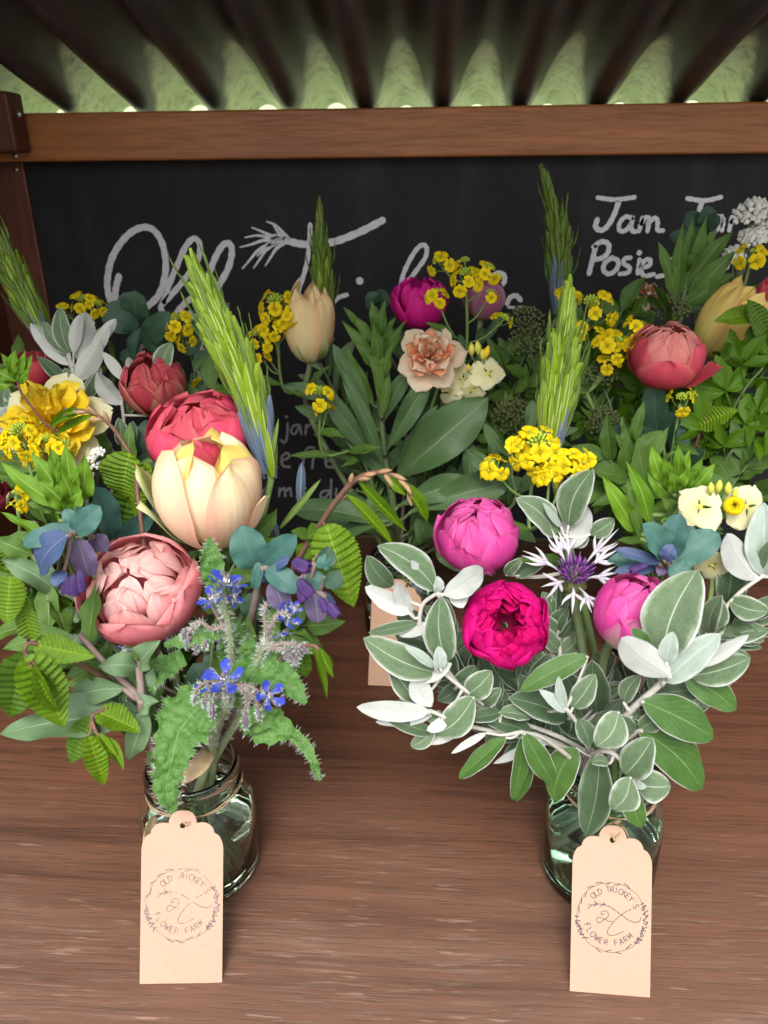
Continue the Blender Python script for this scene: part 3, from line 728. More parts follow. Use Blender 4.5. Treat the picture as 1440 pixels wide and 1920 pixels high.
# ------------------------------------------------------------------ the place
def bounce_lawnmat():
    q=NT('bounce_lawn'); tc=q.n('TexCoord').outputs['Object']; a=q.noise(tc,3,6,.7)
    return q.surf(q.n('BsdfPrincipled',{'Base Color':q.mix(a,(.32,.39,.20,1),(.42,.47,.29,1)),'Roughness':.9,'Specular IOR Level':.1}).outputs[0])
m=MB(); m.grid(lambda u,v:(-60+120*u,.2+60*v*v, -.85+2.1*sstep(1.3,3.6,.2+60*v*v)),2,60); obj('bounce_lawn', m.mesh('bounce_lawn', bounce_lawnmat(), False), None, kind='structure')  # unseen lawn, banked up and paled to bounce light under the roof

m=MB(); m.grid(lambda u,v:(-60+120*u,-60+60.2*v,-.85),2,2); obj('bounce_ground', m.mesh('bounce_ground', plain('bounce_gravel',(.42,.40,.37,1),.9,.1,.4,.5,40), False), None, kind='structure')  # unseen ground added in front, kept pale to throw fill light up

def bevel_box(x0,x1,y0,y1,z0,z1,b,name,mat):
    bm=bmesh.new(); bmesh.ops.create_cube(bm,size=1)
    for v in bm.verts: v.co=Vector((lerp(x0,x1,v.co.x+.5),lerp(y0,y1,v.co.y+.5),lerp(z0,z1,v.co.z+.5)))
    bmesh.ops.bevel(bm,geom=bm.edges[:],offset=b,segments=2,affect='EDGES',profile=.5)
    me=bpy.data.meshes.new(name); bm.to_mesh(me); bm.free(); me.materials.append(mat); return me
stall=thing('flower_stall','dark stained wooden roadside stall with a corrugated roof, holding all the posies','stall',(0,.5,-.03))
obj('tabletop', bevel_box(-.62,.85,.10,.935,-.028,0,.002,'tabletop',M['table']), stall)
obj('crossbeam', bevel_box(-.52,.85,  .870,.9045,.4488,.4945,.0022,'crossbeam',M['beam']), stall, label='orange brown varnished beam under the roof')
obj('post', bevel_box(-.52,-.4528,.9049,.935,.0,.4900,.0025,'post',M['post']), stall)
obj('block', bevel_box(-.50,-.4225,.836,.868,.4570,.512,.003,'block',M['post']), stall)
obj('side_board', bevel_box(-.53,-.506,.30,.935,.001,.60,.002,'side_board',M['post']), stall)
BY=.9050                                                    # face of the blackboard
def screw(px,py,Y,r=.0034):
    p=P(px,py,Y); m=MB(); k=12
    m.lathe([(0,.0016),(r*.35,.0016),(r*.4,.0009),(r*.75,.0010),(r,.0001),(r,-.001)],14)
    obj('screw', m.mesh('screw',M['screw']), stall, Matrix.Translation(p)@Matrix.Rotation(PI/2,4,'X'))
screw(28,292,.8695); screw(30,318,.9045,.003); screw(34,214,.8355)

# corrugated roof: two overlapping sheets sloping down to the back
XV=P(683,195,.885).x; LAM=P(829,195,.885).x-XV; SLOPE=math.tan(R_(14.4)); AMP=.0165
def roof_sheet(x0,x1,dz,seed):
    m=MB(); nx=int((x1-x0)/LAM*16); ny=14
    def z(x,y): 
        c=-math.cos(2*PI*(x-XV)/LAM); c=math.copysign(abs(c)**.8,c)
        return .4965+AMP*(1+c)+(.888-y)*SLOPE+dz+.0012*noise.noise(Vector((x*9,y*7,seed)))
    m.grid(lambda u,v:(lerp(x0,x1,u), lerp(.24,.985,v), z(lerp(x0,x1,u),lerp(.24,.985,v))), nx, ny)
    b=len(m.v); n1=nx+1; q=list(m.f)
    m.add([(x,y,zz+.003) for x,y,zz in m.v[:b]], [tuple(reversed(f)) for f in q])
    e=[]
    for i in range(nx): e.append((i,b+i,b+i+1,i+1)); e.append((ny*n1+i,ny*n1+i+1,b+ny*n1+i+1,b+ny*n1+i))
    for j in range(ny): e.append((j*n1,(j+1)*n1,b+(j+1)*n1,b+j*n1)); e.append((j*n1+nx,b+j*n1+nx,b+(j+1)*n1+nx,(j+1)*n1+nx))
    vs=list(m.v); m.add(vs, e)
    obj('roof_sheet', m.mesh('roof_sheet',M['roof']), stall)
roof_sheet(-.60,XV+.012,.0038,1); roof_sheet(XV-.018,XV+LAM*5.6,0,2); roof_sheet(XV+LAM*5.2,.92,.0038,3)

# blackboard and its lettering
board=thing('blackboard','black chalkboard with hand lettered white writing behind the posies','sign',(0,.91,0))
obj('board', bevel_box(-.4522,.85,BY,.9145,.0015,.4530,.0015,'board',M['board']), board)
def ribbon(mb, pts, wd, Y, taper=(1,1), n=None, mi=0):
    """a chalk stroke of real thickness lying on the board; wd in photo px"""
    k=n or max(6, len(pts)*5); ps=catmull([P(x,y,Y) for x,y in pts],k)
    b=[]; 
    for i,p in enumerate(ps):
        t=(ps[min(i+1,k)]-ps[max(i-1,0)]).normalized(); s=t.cross(Vector((0,1,0))).normalized()
        f=i/k; ww=wd*mpp(p)/2*lerp(taper[0],taper[1],f)*(1+.10*math.sin(i*1.7+p.x*90))
        b += [p-s*ww, p+s*ww]
    vs=b+[v+Vector((0,.0012,0)) for v in b]; o=len(b); fs=[]
    for i in range(k):
        a=2*i; fs += [(a,a+1,a+3,a+2),(o+a,a,a+2,o+a+2),(a+1,o+a+1,o+a+3,a+3)]
    fs += [(0,o,o+1,1),(2*k,2*k+1,o+2*k+1,o+2*k)]
    mb.add(vs, fs, None, mi)
    for e in (0,k):
        c=ps[e]; ww=wd*mpp(c)/2*taper[0 if e==0 else 1]
        if ww>.0004: disc(mb, c, ww, Y)
def disc(mb, c, r, Y, n=12):
    vs=[c+Vector((0,.00015,0))]+[c+Vector((r*math.cos(2*PI*i/n),.00015,r*math.sin(2*PI*i/n))) for i in range(n)]
    mb.add(vs, [(0,1+(i+1)%n,1+i) for i in range(n)])
def glyph(name, strokes, wd, zx, zy, k, mat='chalk'):
    mb=MB()
    for s in strokes:
        w_=wd; tp=(1,1)
        if isinstance(s[0],(int,float)): w_=s[0]; s=s[1:]
        if isinstance(s[0],tuple) and len(s[0])==3: tp=s[0][1:]; s=s[1:]
        q=[(zx+x/k, zy+y/k) for x,y in s]
        if len(q)==1: disc(mb, P(q[0][0],q[0][1],BY-.0009), w_*mpp(P(*q[0],BY))/2, BY)
        else: ribbon(mb, q, w_, BY-.0011, tp)
    obj(name, mb.mesh(name, M[mat], False), board)
G=dict(zx=0,zy=420,k=3)
glyph('letter', [[(668,295),(655,345),(648,400),(660,470)],[(618,430),(604,360),(606,290),(628,195),(680,105),(745,42),(812,18),(868,38),(912,110),(932,215),(924,310),(895,395),(845,450),(780,490)]], 12, **G)
glyph('letter', [[(915,450),(985,375),(1065,275),(1118,185),(1122,110),(1090,82),(1045,125),(995,235),(955,330),(925,420),(905,470),(915,500)]], 10.5, **G)
glyph('letter', [[(1165,350),(1180,270),(1215,180),(1255,118),(1292,112),(1304,160),(1285,245),(1240,330),(1190,410),(1150,470),(1135,510),(1100,524),(1065,505)],[(1120,400),(1060,430),(1010,480),(985,520)]], 11.5, **G)
G=dict(zx=360,zy=380,k=3.6)
feather=[[13,(560,235),(640,255),(720,277),(800,283),(900,275),(1000,252),(1150,190),(1285,120)],[8.5,(798,150),(795,230),(790,290),(775,410),(740,530),(700,640)]]
for a in ([(505,128),(560,150),(610,200),(660,255)],[(545,145),(570,185),(600,225),(640,255)],[(405,168),(470,195),(540,225),(620,250)],[(358,235),(440,222),(520,235),(600,250)],[(325,300),(400,282),(480,255),(580,250)],
          [(340,445),(395,380),(450,320),(560,258)],[(415,442),(455,385),(500,320),(580,262)],[(495,425),(530,370),(570,310),(630,265)],[(440,360),(500,300),(570,262)]): feather.append([7,(0,.35,1.1)]+a)
glyph('letter', feather, 8, **G)
glyph('letter', [[14,(1132,528)],[(930,720),(950,680),(990,640),(1045,622)]], 8, **G)
G=dict(zx=680,zy=440,k=3.6)
glyph('letter', [[(255,340),(285,240),(345,125),(395,72),(430,85),(425,150),(375,225),(310,310),(275,350)]], 8.5, **G)
glyph('letter', [[(880,275),(920,258),(955,275),(955,320),(925,350)],[(975,465),(995,425),(1035,412),(1065,440)],[5,(985,490),(1040,492),(1085,488)]], 9, **G)
G=dict(zx=1000,zy=340,k=3.27)
glyph('letter', [[10,(0,.8,.8),(395,100),(500,112),(620,98)],[(525,120),(495,205),(455,275),(415,300),(382,280),(392,235)]], 9.5, **G)
glyph('letter', [[(605,225),(565,218),(530,255),(528,300),(565,302),(602,255),(612,220),(600,270),(608,305),(628,308)]], 8, **G)
glyph('letter', [[(668,225),(660,265),(648,305)],[(655,270),(690,222),(712,235),(700,305)],[(702,262),(742,225),(762,245),(762,298),(795,302)]], 8, **G)
glyph('letter', [[10,(0,.8,.8),(945,105),(1050,118),(1150,98)],[(1035,125),(1015,190),(995,260)]], 9.5, **G)
glyph('letter', [[(1155,215),(1110,222),(1080,265),(1090,305),(1135,290),(1165,225),(1158,300)]], 8, **G)
glyph('letter', [[(1218,220),(1202,300)],[(1208,260),(1245,220),(1290,212)]], 8, **G)
glyph('letter', [[(385,390),(365,470),(342,565)],[(370,400),(420,370),(462,388),(455,440),(420,470),(375,480)]], 9, **G)
glyph('letter', [[(480,470),(440,500),(430,545),(465,568),(510,540),(520,490),(480,468)]], 8.5, **G)
glyph('letter', [[(595,468),(560,475),(555,505),(590,528),(580,560),(530,568)]], 8, **G)
glyph('letter', [[(652,480),(640,565)],[10,(650,438)]], 8, **G)
glyph('letter', [[(665,530),(712,515),(715,480),(680,488),(658,535),(680,580),(738,570)]], 8, **G)
glyph('letter', [[(860,490),(820,475),(800,500),(830,530),(815,570),(760,585)]], 8, **G)
glyph('letter', [[(1225,430),(1250,395),(1275,435)]], 6, **G)
G=dict(zx=360,zy=380,k=3.6,mat='chalk2')
glyph('small_letter', [[(645,1490),(642,1575),(625,1620),(597,1603)],[6,(637,1445)]], 4.2, **G)
glyph('small_letter', [[(725,1500),(685,1508),(668,1545),(695,1562),(725,1510),(738,1562)]], 4.2, **G)
glyph('small_letter', [[(772,1500),(765,1562)],[(768,1525),(800,1495),(825,1500)],[(860,1500),(835,1520),(860,1545),(830,1570)]], 4.2, **G)
glyph('small_letter', [[(605,1742),(655,1720),(642,1690),(607,1715),(612,1775),(660,1785)],[5,(575,1788)]], 4.2, **G)
glyph('small_letter', [[(825,1655),(785,1655),(760,1695),(745,1795)],[(728,1720),(800,1712)]], 4.2, **G)
glyph('small_letter', [[(822,1700),(810,1792)],[(815,1735),(840,1702),(870,1705)]], 4.2, **G)
glyph('small_letter', [[(900,1752),(948,1730),(938,1700),(905,1715),(908,1780),(955,1785)]], 4.2, **G)
G=dict(zx=240,zy=740,k=3,mat='chalk2')
glyph('small_letter', [[(778,525),(755,545),(760,575),(790,570),(795,535),(775,525)]], 3.8, **G)
glyph('small_letter', [[(852,525),(850,572)],[(852,548),(878,525),(884,572)],[(885,548),(910,525),(918,572)]], 3.8, **G)
glyph('small_letter', [[(1000,528),(962,530),(962,548),(992,555),(988,575),(948,577)]], 3.8, **G)
glyph('small_letter', [[(1135,540),(1095,545),(1082,570),(1105,582),(1138,545)],[(1143,478),(1140,582)]], 3.8, **G)
glyph('small_letter', [[(1172,530),(1172,575),(1200,578),(1215,530)],[(1290,530),(1280,580)]], 3.8, **G)
G=dict(zx=660,zy=860,k=3.43,mat='chalk2')
glyph('small_letter', [[(420,160),(500,158),(600,150)],[(560,40),(640,42)]], 3.8, **G)

# ------------------------------------------------------------------ jars
def jar(bq, base, rm, label, glass='glass', k=1.0, h=1.0, water=.052, loose=None):
    base=Vector(base); BQ[bq]=dict(base=base, mz=.085*h, rm=rm, rb=.026*k)
    t=thing('glass_jar',label,'jar',base,'glass jam jars holding the posies')
    o=[(0,0),(.029,0),(.0345,.0018),(.0372,.007),(.0378,.012),(.0378,.050),(.0365,.060),(.0325,.0685),(.0302,.0730),(.0299,.0757),(.0313,.0772),(.0313,.0788),(.0299,.0803),(.0299,.0822),(.0311,.0836),(.0311,.0851),(.0298,.0868),(.0295,.0888),(.0288,.0902),(.0276,.0902)]
    i=[(.0266,.0888),(.0264,.074),(.0285,.0685),(.0338,.0595),(.0352,.050),(.0352,.014),(.0335,.0085),(.02,.0065),(0,.0072)]
    m=MB(); m.lathe([(r*k,z*h) for r,z in o+i],56); obj('glass', m.mesh('glass',M[glass]), t, Matrix.Translation(base))
    if water:
        wz=water*h; m=MB(); m.lathe([(0,.0076),(.02*k,.0070),(.0333*k,.0090*h),(.0349*k,.0145*h),(.0349*k,wz-.001),(.0345*k,wz),(0,wz)],48)
        obj('water', m.mesh('water',M['water']), t, Matrix.Translation(base))
    tz=.0735*h; m=MB(); rg=random.Random(len(bq)+5)
    for s in range(2):
        ring=[base+Vector(((.0308*k+.0006*math.sin(5*a+s))*math.cos(a),(.0308*k+.0006*math.sin(5*a+s))*math.sin(a),tz-.0004+s*.0011+.0006*math.sin(3*a+s*2))) for a in [2*PI*q/40 for q in range(41)]]
        m.tube(ring,.00042,6)
    for i2 in range(90):
        a=rg.random()*2*PI; p=base+Vector((.031*k*math.cos(a),.031*k*math.sin(a),tz)); hair_mesh(m,p,Vector((rg.gauss(0,1),rg.gauss(0,1),rg.gauss(0,1))),.0028,.00007)
    obj('twine', m.mesh('twine',M['twine']), t)
    return t
bA=PZ(386,1624,0); bB=PZ(1117,1640,0)
bC=P(752,1037,.68); bC.z=0; bD=P(1235,1040,.655); bD.z=0; bE=P(125,1075,.62); bE.z=0
jar('A', bA, .021, 'clear glass jar of the left front posy, its threaded neck open to view', k=.98)
jar('B', bB, .021, 'green tinted glass jar under the grey leaved front posy', 'glass_green', k=.97, h=1.07)
jar('C', bC, .018, 'glass jar at the back behind the grey leaves, between the two front posies')
jar('D', bD, .020, 'glass jar of the back right posy, hidden among its leaves')
jar('E', bE, .020, 'glass jar of the back left posy, hidden behind the left front posy')
# dry raffia leaf wound round the stems of jar A
t=thing('raffia_tie','pale dry raffia strip wound round the stems in the left front jar','tie',bA+Vector((0,0,.08)))
m=MB()
pth=catmull([P(312,1470,.352),P(345,1455,.342),P(375,1432,.346),P(392,1405,.360),P(398,1390,.378)],16)
def rf(u,tt):
    p=pth[min(16,int(round(tt*16)))]; i=min(15,int(tt*16)); tg=(pth[i+1]-pth[i]).normalized(); s=tg.cross(tocam(p)).normalized()
    return p+s*((u-.5)*.0105*math.sin(PI*(.12+.8*tt)))+tocam(p)*(.0012*math.sin(u*9))
m.grid(rf,5,16); b=len(m.v); m.add([Vector(v)+Vector((0,.0006,0)) for v in m.v],[tuple(reversed(f)) for f in m.f])
obj('strip', m.mesh('strip',M['raffia']), t)
m=MB(); pth=[P(292+4*math.sin(i),1500+i*14,.3510) for i in range(9)]
pth=catmull([bA+Vector((-.018,-.024,.068)),bA+Vector((-.0235,-.0235,.05)),bA+Vector((-.0245,-.0215,.028)),bA+Vector((-.018,-.022,.01))],16)
m.grid(rf,5,16); m.add([Vector(v)+Vector((0,.0006,0)) for v in m.v],[tuple(reversed(f)) for f in m.f])
obj('strip', m.mesh('strip',M['raffia']), t)

# ------------------------------------------------------------------ tags
GL={'O':[[(.5,1),(.12,.82),(0,.5),(.12,.18),(.5,0),(.88,.18),(1,.5),(.88,.82),(.5,1)]],'L':[[(.1,1),(.1,0)],[(.1,0),(.8,0)]],'D':[[(.05,0),(.05,1)],[(.05,1),(.6,.9),(.92,.5),(.6,.1),(.05,0)]],
 'T':[[(0,1),(.9,1)],[(.45,1),(.45,0)]],'R':[[(.05,0),(.05,1)],[(.05,1),(.6,.97),(.75,.75),(.55,.52),(.05,.5)],[(.4,.5),(.85,0)]],'I':[[(.4,0),(.4,1)]],'C':[[(.95,.85),(.5,1),(.1,.75),(.02,.4),(.2,.1),(.55,0),(.95,.15)]],
 'K':[[(.05,0),(.05,1)],[(.8,1),(.08,.45)],[(.3,.6),(.85,0)]],'E':[[(.75,1),(.05,1)],[(.05,1),(.05,0)],[(.05,0),(.75,0)],[(.05,.5),(.65,.5)]],'Y':[[(0,1),(.42,.5)],[(.85,1),(.42,.5)],[(.42,.5),(.42,0)]],
 "'":[[(.4,1),(.3,.72)]],'S':[[(.85,.85),(.5,1),(.12,.8),(.3,.55),(.7,.42),(.85,.2),(.5,0),(.08,.15)]],'F':[[(.75,1),(.05,1)],[(.05,1),(.05,0)],[(.05,.52),(.65,.52)]],'W':[[(0,1),(.25,0)],[(.25,0),(.5,.8)],[(.5,.8),(.75,0)],[(.75,0),(1,1)]],
 'A':[[(0,0),(.45,1)],[(.45,1),(.9,0)],[(.18,.38),(.72,.38)]],'M':[[(.02,0),(.1,1)],[(.1,1),(.5,.2)],[(.5,.2),(.9,1)],[(.9,1),(.98,0)]],' ':[]}
def logo_strokes(seed):
    """the stamp, in units of its ring's radius"""
    rg=random.Random(seed); out=[]
    cv=lambda L:[((x-700)/530,(670-y)/530) for x,y in L]
    for a0,a1 in ((62,118),(122,178),(182,222),(226,262),(262,300),(303,330),(5,58)):
        dr=rg.uniform(-.02,.02); out.append((.016,[((1+dr*math.sin(i*.7))*math.cos(R_(a)),(1+dr*math.sin(i*.7))*math.sin(R_(a))) and ((1+dr*math.sin(i*.7))*math.cos(R_(a)),(1+dr*math.sin(i*.7))*math.sin(R_(a))) for i,a in enumerate([lerp(a0-3,a1+4,q/10) for q in range(11)])]))
    for a in (58,75,92,104,120,137,150,163,245,262,278,296,318,335):
        s=rg.choice((-1,1)); b=a+rg.uniform(9,14); r=1+s*.06
        out.append((.028,[(math.cos(R_(a)),math.sin(R_(a))),((1+s*.045)*math.cos(R_(a+6)),(1+s*.045)*math.sin(R_(a+6))),(r*math.cos(R_(b)),r*math.sin(R_(b)))]))
    for a in list(range(184,222,5))+list(range(316,360,5))+list(range(2,32,5)):
        for s in (-1,1):
            r=1+s*rg.uniform(.05,.10); b=a+rg.uniform(-5,7); out.append((.034,[(math.cos(R_(a)),math.sin(R_(a))),(r*math.cos(R_(b)),r*math.sin(R_(b)))]))
    def arc(txt,r,a0,a1,h,inward):
        n=len(txt)
        for i,ch in enumerate(txt):
            a=R_(lerp(a0,a1,i/(n-1))); up=(math.cos(a),math.sin(a)) if not inward else (-math.cos(a),-math.sin(a)); rt=(up[1],-up[0])
            for st in GL[ch]: out.append((.024,[(r*math.cos(a)+rt[0]*(x-.45)*h*.72+up[0]*(y-.5)*h, r*math.sin(a)+rt[1]*(x-.45)*h*.72+up[1]*(y-.5)*h) for x,y in st]))
    arc("OLD TRICKEY'S",.80,133,27,.165,False); arc('FLOWER FARM',.74,202,317,.165,True)
    for wv,L in ((.024,[(335,565),(400,505),(470,482),(590,487),(700,525),(850,620),(960,690),(1070,720),(1140,690),(1150,640)]),(.02,[(345,490),(400,507)]),(.03,[(430,440),(480,480)]),(.03,[(425,520),(485,485)]),(.03,[(565,455),(605,487)]),(.02,[(515,520),(580,488)]),
               (.022,[(1010,525),(930,565),(850,625),(770,700),(690,800),(645,890),(660,935),(720,945),(800,920),(900,865)]),(.022,[(600,625),(545,640),(560,592),(620,580),(658,625),(640,680),(590,705),(545,688),(500,682),(478,720),(500,765),(560,745),(605,705),(660,735),(725,727)])):
        out.append((wv,cv(L)))
    return out
def tag(bq, bl, br, top, label, mat='kraft', ink='ink', seed=1, logo=True, tie=True, wear=0.0):
    bl,br,top=map(Vector,(bl,br,top)); u=br-bl; W=u.length; u.normalize(); mid=(bl+br)/2
    v=top-mid; v-=u*v.dot(u)*.0; H=v.length; v.normalize(); sk=v.dot(u); nrm=u.cross(v).normalized()
    half=[(.5,0),(.5,.772),(.494,.80),(.475,.828),(.445,.852),(.388,.868),(.382,.884),(.362,.902),(.325,.919),(.275,.928),(.22,.929),(.172,.926),(.166,.945),(.148,.967),(.115,.986),(.07,.997),(.0,1.0)]
    out=[(x,y) for x,y in half]+[(-x,y) for x,y in half[-2::-1]]
    cu=bpy.data.curves.new('tag_card','CURVE'); cu.dimensions='2D'; cu.fill_mode='BOTH'; cu.extrude=.0003
    def spl(ps):
        s=cu.splines.new('POLY'); s.points.add(len(ps)-1); s.use_cyclic_u=True
        for q,(x,y) in zip(s.points,ps): q.co=(x,y,0,1)
    spl([(x*W,y*H) for x,y in out]); hz=.912*H; hr=.0017
    spl([(hr*math.cos(a),hz+hr*math.sin(a)) for a in [2*PI*i/16 for i in range(16)]])
    tmp=bpy.data.objects.new('tmp',cu); C.objects.link(tmp); dg=bpy.context.evaluated_depsgraph_get(); dg.update()
    me=bpy.data.meshes.new_from_object(tmp.evaluated_get(dg)); bpy.data.objects.remove(tmp); bpy.data.curves.remove(cu)
    me.name='card'; me.materials.clear(); me.materials.append(M[mat])
    for p in me.polygons: p.use_smooth=False; p.material_index=0
    B=Matrix((u,v,nrm)).transposed().to_4x4(); TM=Matrix.Translation(mid+nrm*.0004)@B
    t=thing('gift_tag',label,'tag',mid,'kraft paper tags')
    obj('card', me, t, TM)
    if logo:
        mb=MB(); c=(0,.453*H); R=.432*W; rg=random.Random(seed+9)
        for wd,ps in logo_strokes(seed):
            if len(ps)==2: ps=[(lerp(ps[0][0],ps[1][0],q/3),lerp(ps[0][1],ps[1][1],q/3)) for q in range(4)]
            elif len(ps)>2:
                ps=[(p.x,p.y) for p in catmull([(a,b,0) for a,b in ps], len(ps)*4)]
            k=len(ps); vs=[]
            for i,(x,y) in enumerate(ps):
                x2,y2=ps[min(i+1,k-1)]; x1,y1=ps[max(i-1,0)]; L=math.hypot(x2-x1,y2-y1) or 1; nx,ny=-(y2-y1)/L,(x2-x1)/L; ww=wd/2*(1+.25*math.sin(i*2.1+x*9))
                for s in(-1,1): vs.append((c[0]+R*(x+nx*ww*s), c[1]+R*(y+ny*ww*s), .00036))
            fs=[]
            for i in range(k-1):
                if wear and noise.noise(Vector((ps[i][0]*4,ps[i][1]*4,seed)))>.34-wear*.25 and rg.random()<.8: continue
                fs.append((2*i,2*i+1,2*i+3,2*i+2))
            if fs: mb.add(vs, fs)
        obj('stamp', mb.mesh('stamp',M[ink],False), t, TM)
    if tie:
        b=BQ[bq]['base']; hole=TM@Vector((0,hz,0)); d=Vector((hole.x-b.x,hole.y-b.y,0)).normalized(); neck=b+d*.0312+Vector((0,0,.0735*BQ[bq]['mz']/.085)); mb=MB()
        for s in(-1,1):
            a=Matrix.Rotation(s*.16,3,'Z')@d; nk=b+a*.0316+Vector((0,0,neck.z-.0002))
            mb.tube(catmull([nk, nk.lerp(hole,.5)+nrm*.0035+u*s*.0012+v*.002, hole+nrm*.0022+v*.0016+u*s*.0006, hole+nrm*.0002, hole-nrm*.0025],12),.00055,6)
        mb.blob(neck+nrm*.0012-Vector((0,0,.0008)),(1,0,.3),.0016,.005,6,4)
        for s in(-1,1): mb.tube(catmull([neck+nrm*.002, neck+nrm*.005+u*s*.006-Vector((0,0,.003)), neck+nrm*.006+u*s*.009-Vector((0,0,.010))],8),.0005,5)
        rg=random.Random(seed)
        for i in range(50): hair_mesh(mb, neck.lerp(hole,rg.random())+nrm*.003, Vector((rg.gauss(0,1),rg.gauss(0,1),rg.gauss(0,1))), .003,.00007)
        obj('string', mb.mesh('string',M['twine']), t)
    return t
tag('A', PZ(262,1847,0), PZ(417,1838,0), P(353,1519,.3385), 'kraft tag with a faded round stamp, leaning on the left front jar', ink='ink2', seed=2, wear=.02)
tag('B', PZ(1068,1858,0), PZ(1218,1868,0), P(1152,1547,.344), 'kraft tag with a crisp dark round stamp, leaning on the right front jar', seed=5, wear=0)
bl=PZ(690,1287,0)
tag('C', bl, bl+Vector((.047,.003,0)), bl+Vector((.030,.054,.083)), 'shaded brown tag standing at the back, mostly behind grey leaves', 'kraft_dark', seed=7, logo=False)


# ------------------------------------------------------------------ petals
def pm(k, *a, **kw): M[k]=petalmat(k.replace('_','-')+'_petal', *a, **kw)
pm('pk_out', (.76,.52,.38,1), (.74,.19,.25,1), (.76,.27,.30,1), (.82,.44,.40,1), .5, streak=.22)
pm('pk_in',  (.70,.15,.25,1), (.80,.27,.33,1), (.84,.44,.42,1), (.86,.58,.50,1), .5, streak=.18)
pm('pk_core',(.74,.24,.30,1), (.80,.36,.38,1), (.86,.57,.52,1), streak=.15)
pm('ro_out', (.55,.20,.14,1), (.66,.06,.13,1), (.68,.08,.15,1), (.72,.18,.20,1), .4, streak=.3)
pm('ro_in',  (.52,.02,.06,1), (.62,.05,.11,1), (.64,.10,.14,1), (.68,.20,.20,1), .4, streak=.3)
pm('cr_out', (.52,.58,.22,1), (.84,.65,.48,1), (.86,.74,.46,1), (.82,.40,.32,1), .6, streak=.3)
pm('cr_in',  (.70,.60,.2,1), (.84,.66,.20,1), (.84,.70,.18,1), (.82,.6,.3,1), .3, streak=.2)
pm('cr_sep', (.22,.33,.09,1), (.26,.40,.10,1), (.46,.48,.18,1), (.70,.70,.42,1), .8, streak=.3)
pm('ho_out', (.66,.40,.48,1), (.66,.05,.31,1), (.70,.08,.36,1), (.74,.18,.46,1), .4, streak=.3)
pm('ho_in',  (.56,.03,.25,1), (.68,.06,.33,1), (.73,.12,.40,1), (.76,.22,.48,1), .4, streak=.3)
pm('ho_grn', (.38,.38,.16,1), (.60,.42,.36,1), (.62,.16,.36,1), (.66,.12,.36,1), .8, streak=.35)
pm('mg_out', (.60,.01,.18,1), (.64,.002,.15,1), (.66,.006,.20,1), (.70,.01,.28,1), .4, streak=.22, transl=.35)
pm('mg_in',  (.50,.001,.09,1), (.60,.002,.12,1), (.64,.004,.16,1), (.68,.01,.22,1), .5, streak=.25, transl=.35)
pm('mg_dk', (.20,.0,.04,1), (.28,.001,.05,1), (.40,.001,.07,1), streak=.25)
pm('mb_out', (.55,.02,.20,1), (.66,.012,.24,1), (.72,.03,.32,1), streak=.3)
pm('lp_out', (.40,.34,.20,1), (.42,.13,.24,1), (.40,.13,.26,1), (.5,.3,.3,1), .6, streak=.3)
pm('rd_out', (.44,.40,.17,1), (.42,.11,.10,1), (.44,.05,.07,1), (.46,.28,.16,1), .65, streak=.3)
pm('rd_in',  (.36,.02,.03,1), (.40,.03,.05,1), (.46,.07,.09,1), (.55,.25,.18,1), .35, streak=.3)
pm('co_out', (.56,.10,.10,1), (.58,.06,.10,1), (.60,.09,.13,1), (.62,.2,.17,1), .4, streak=.25)
pm('co_in',  (.52,.05,.08,1), (.60,.13,.15,1), (.66,.25,.22,1), (.66,.32,.25,1), .5, streak=.25)
pm('ap_out', (.58,.60,.28,1), (.84,.72,.38,1), (.84,.68,.36,1), (.80,.40,.28,1), .5, streak=.25)
pm('yl_out', (.48,.52,.14,1), (.80,.66,.20,1), (.80,.62,.20,1), (.74,.36,.18,1), .45, streak=.35)
pm('df_out', (.70,.62,.20,1), (.70,.66,.34,1), (.72,.70,.46,1), streak=.15)
pm('df_in',  (.72,.40,.0,1), (.80,.55,.01,1), (.82,.62,.04,1), streak=.35)
pm('dp_out', (.70,.36,.18,1), (.74,.52,.34,1), (.76,.66,.50,1), streak=.2)
pm('dp_in',  (.66,.15,.05,1), (.74,.23,.09,1), (.76,.34,.18,1), (.80,.58,.42,1), .45, streak=.3)
pm('wf',     (.70,.66,.26,1), (.76,.72,.42,1), (.80,.77,.50,1), streak=.12)
pm('blue',   (.16,.20,.62,1), (.045,.075,.50,1), (.07,.11,.60,1), streak=.3)
pm('sepal',  (.26,.22,.23,1), (.20,.14,.18,1), (.28,.25,.28,1), (.44,.44,.46,1), .6, streak=.3)
pm('purp',   (.12,.09,.22,1), (.075,.035,.16,1), (.12,.05,.22,1), (.20,.14,.30,1), .4, streak=.3)
pm('cent',   (.66,.52,.68,1), (.78,.76,.78,1), (.80,.80,.80,1), streak=.1)
pm('maroon', (.10,.02,.02,1), (.13,.012,.02,1), (.16,.02,.03,1), streak=.3)
E2=lambda **k: k

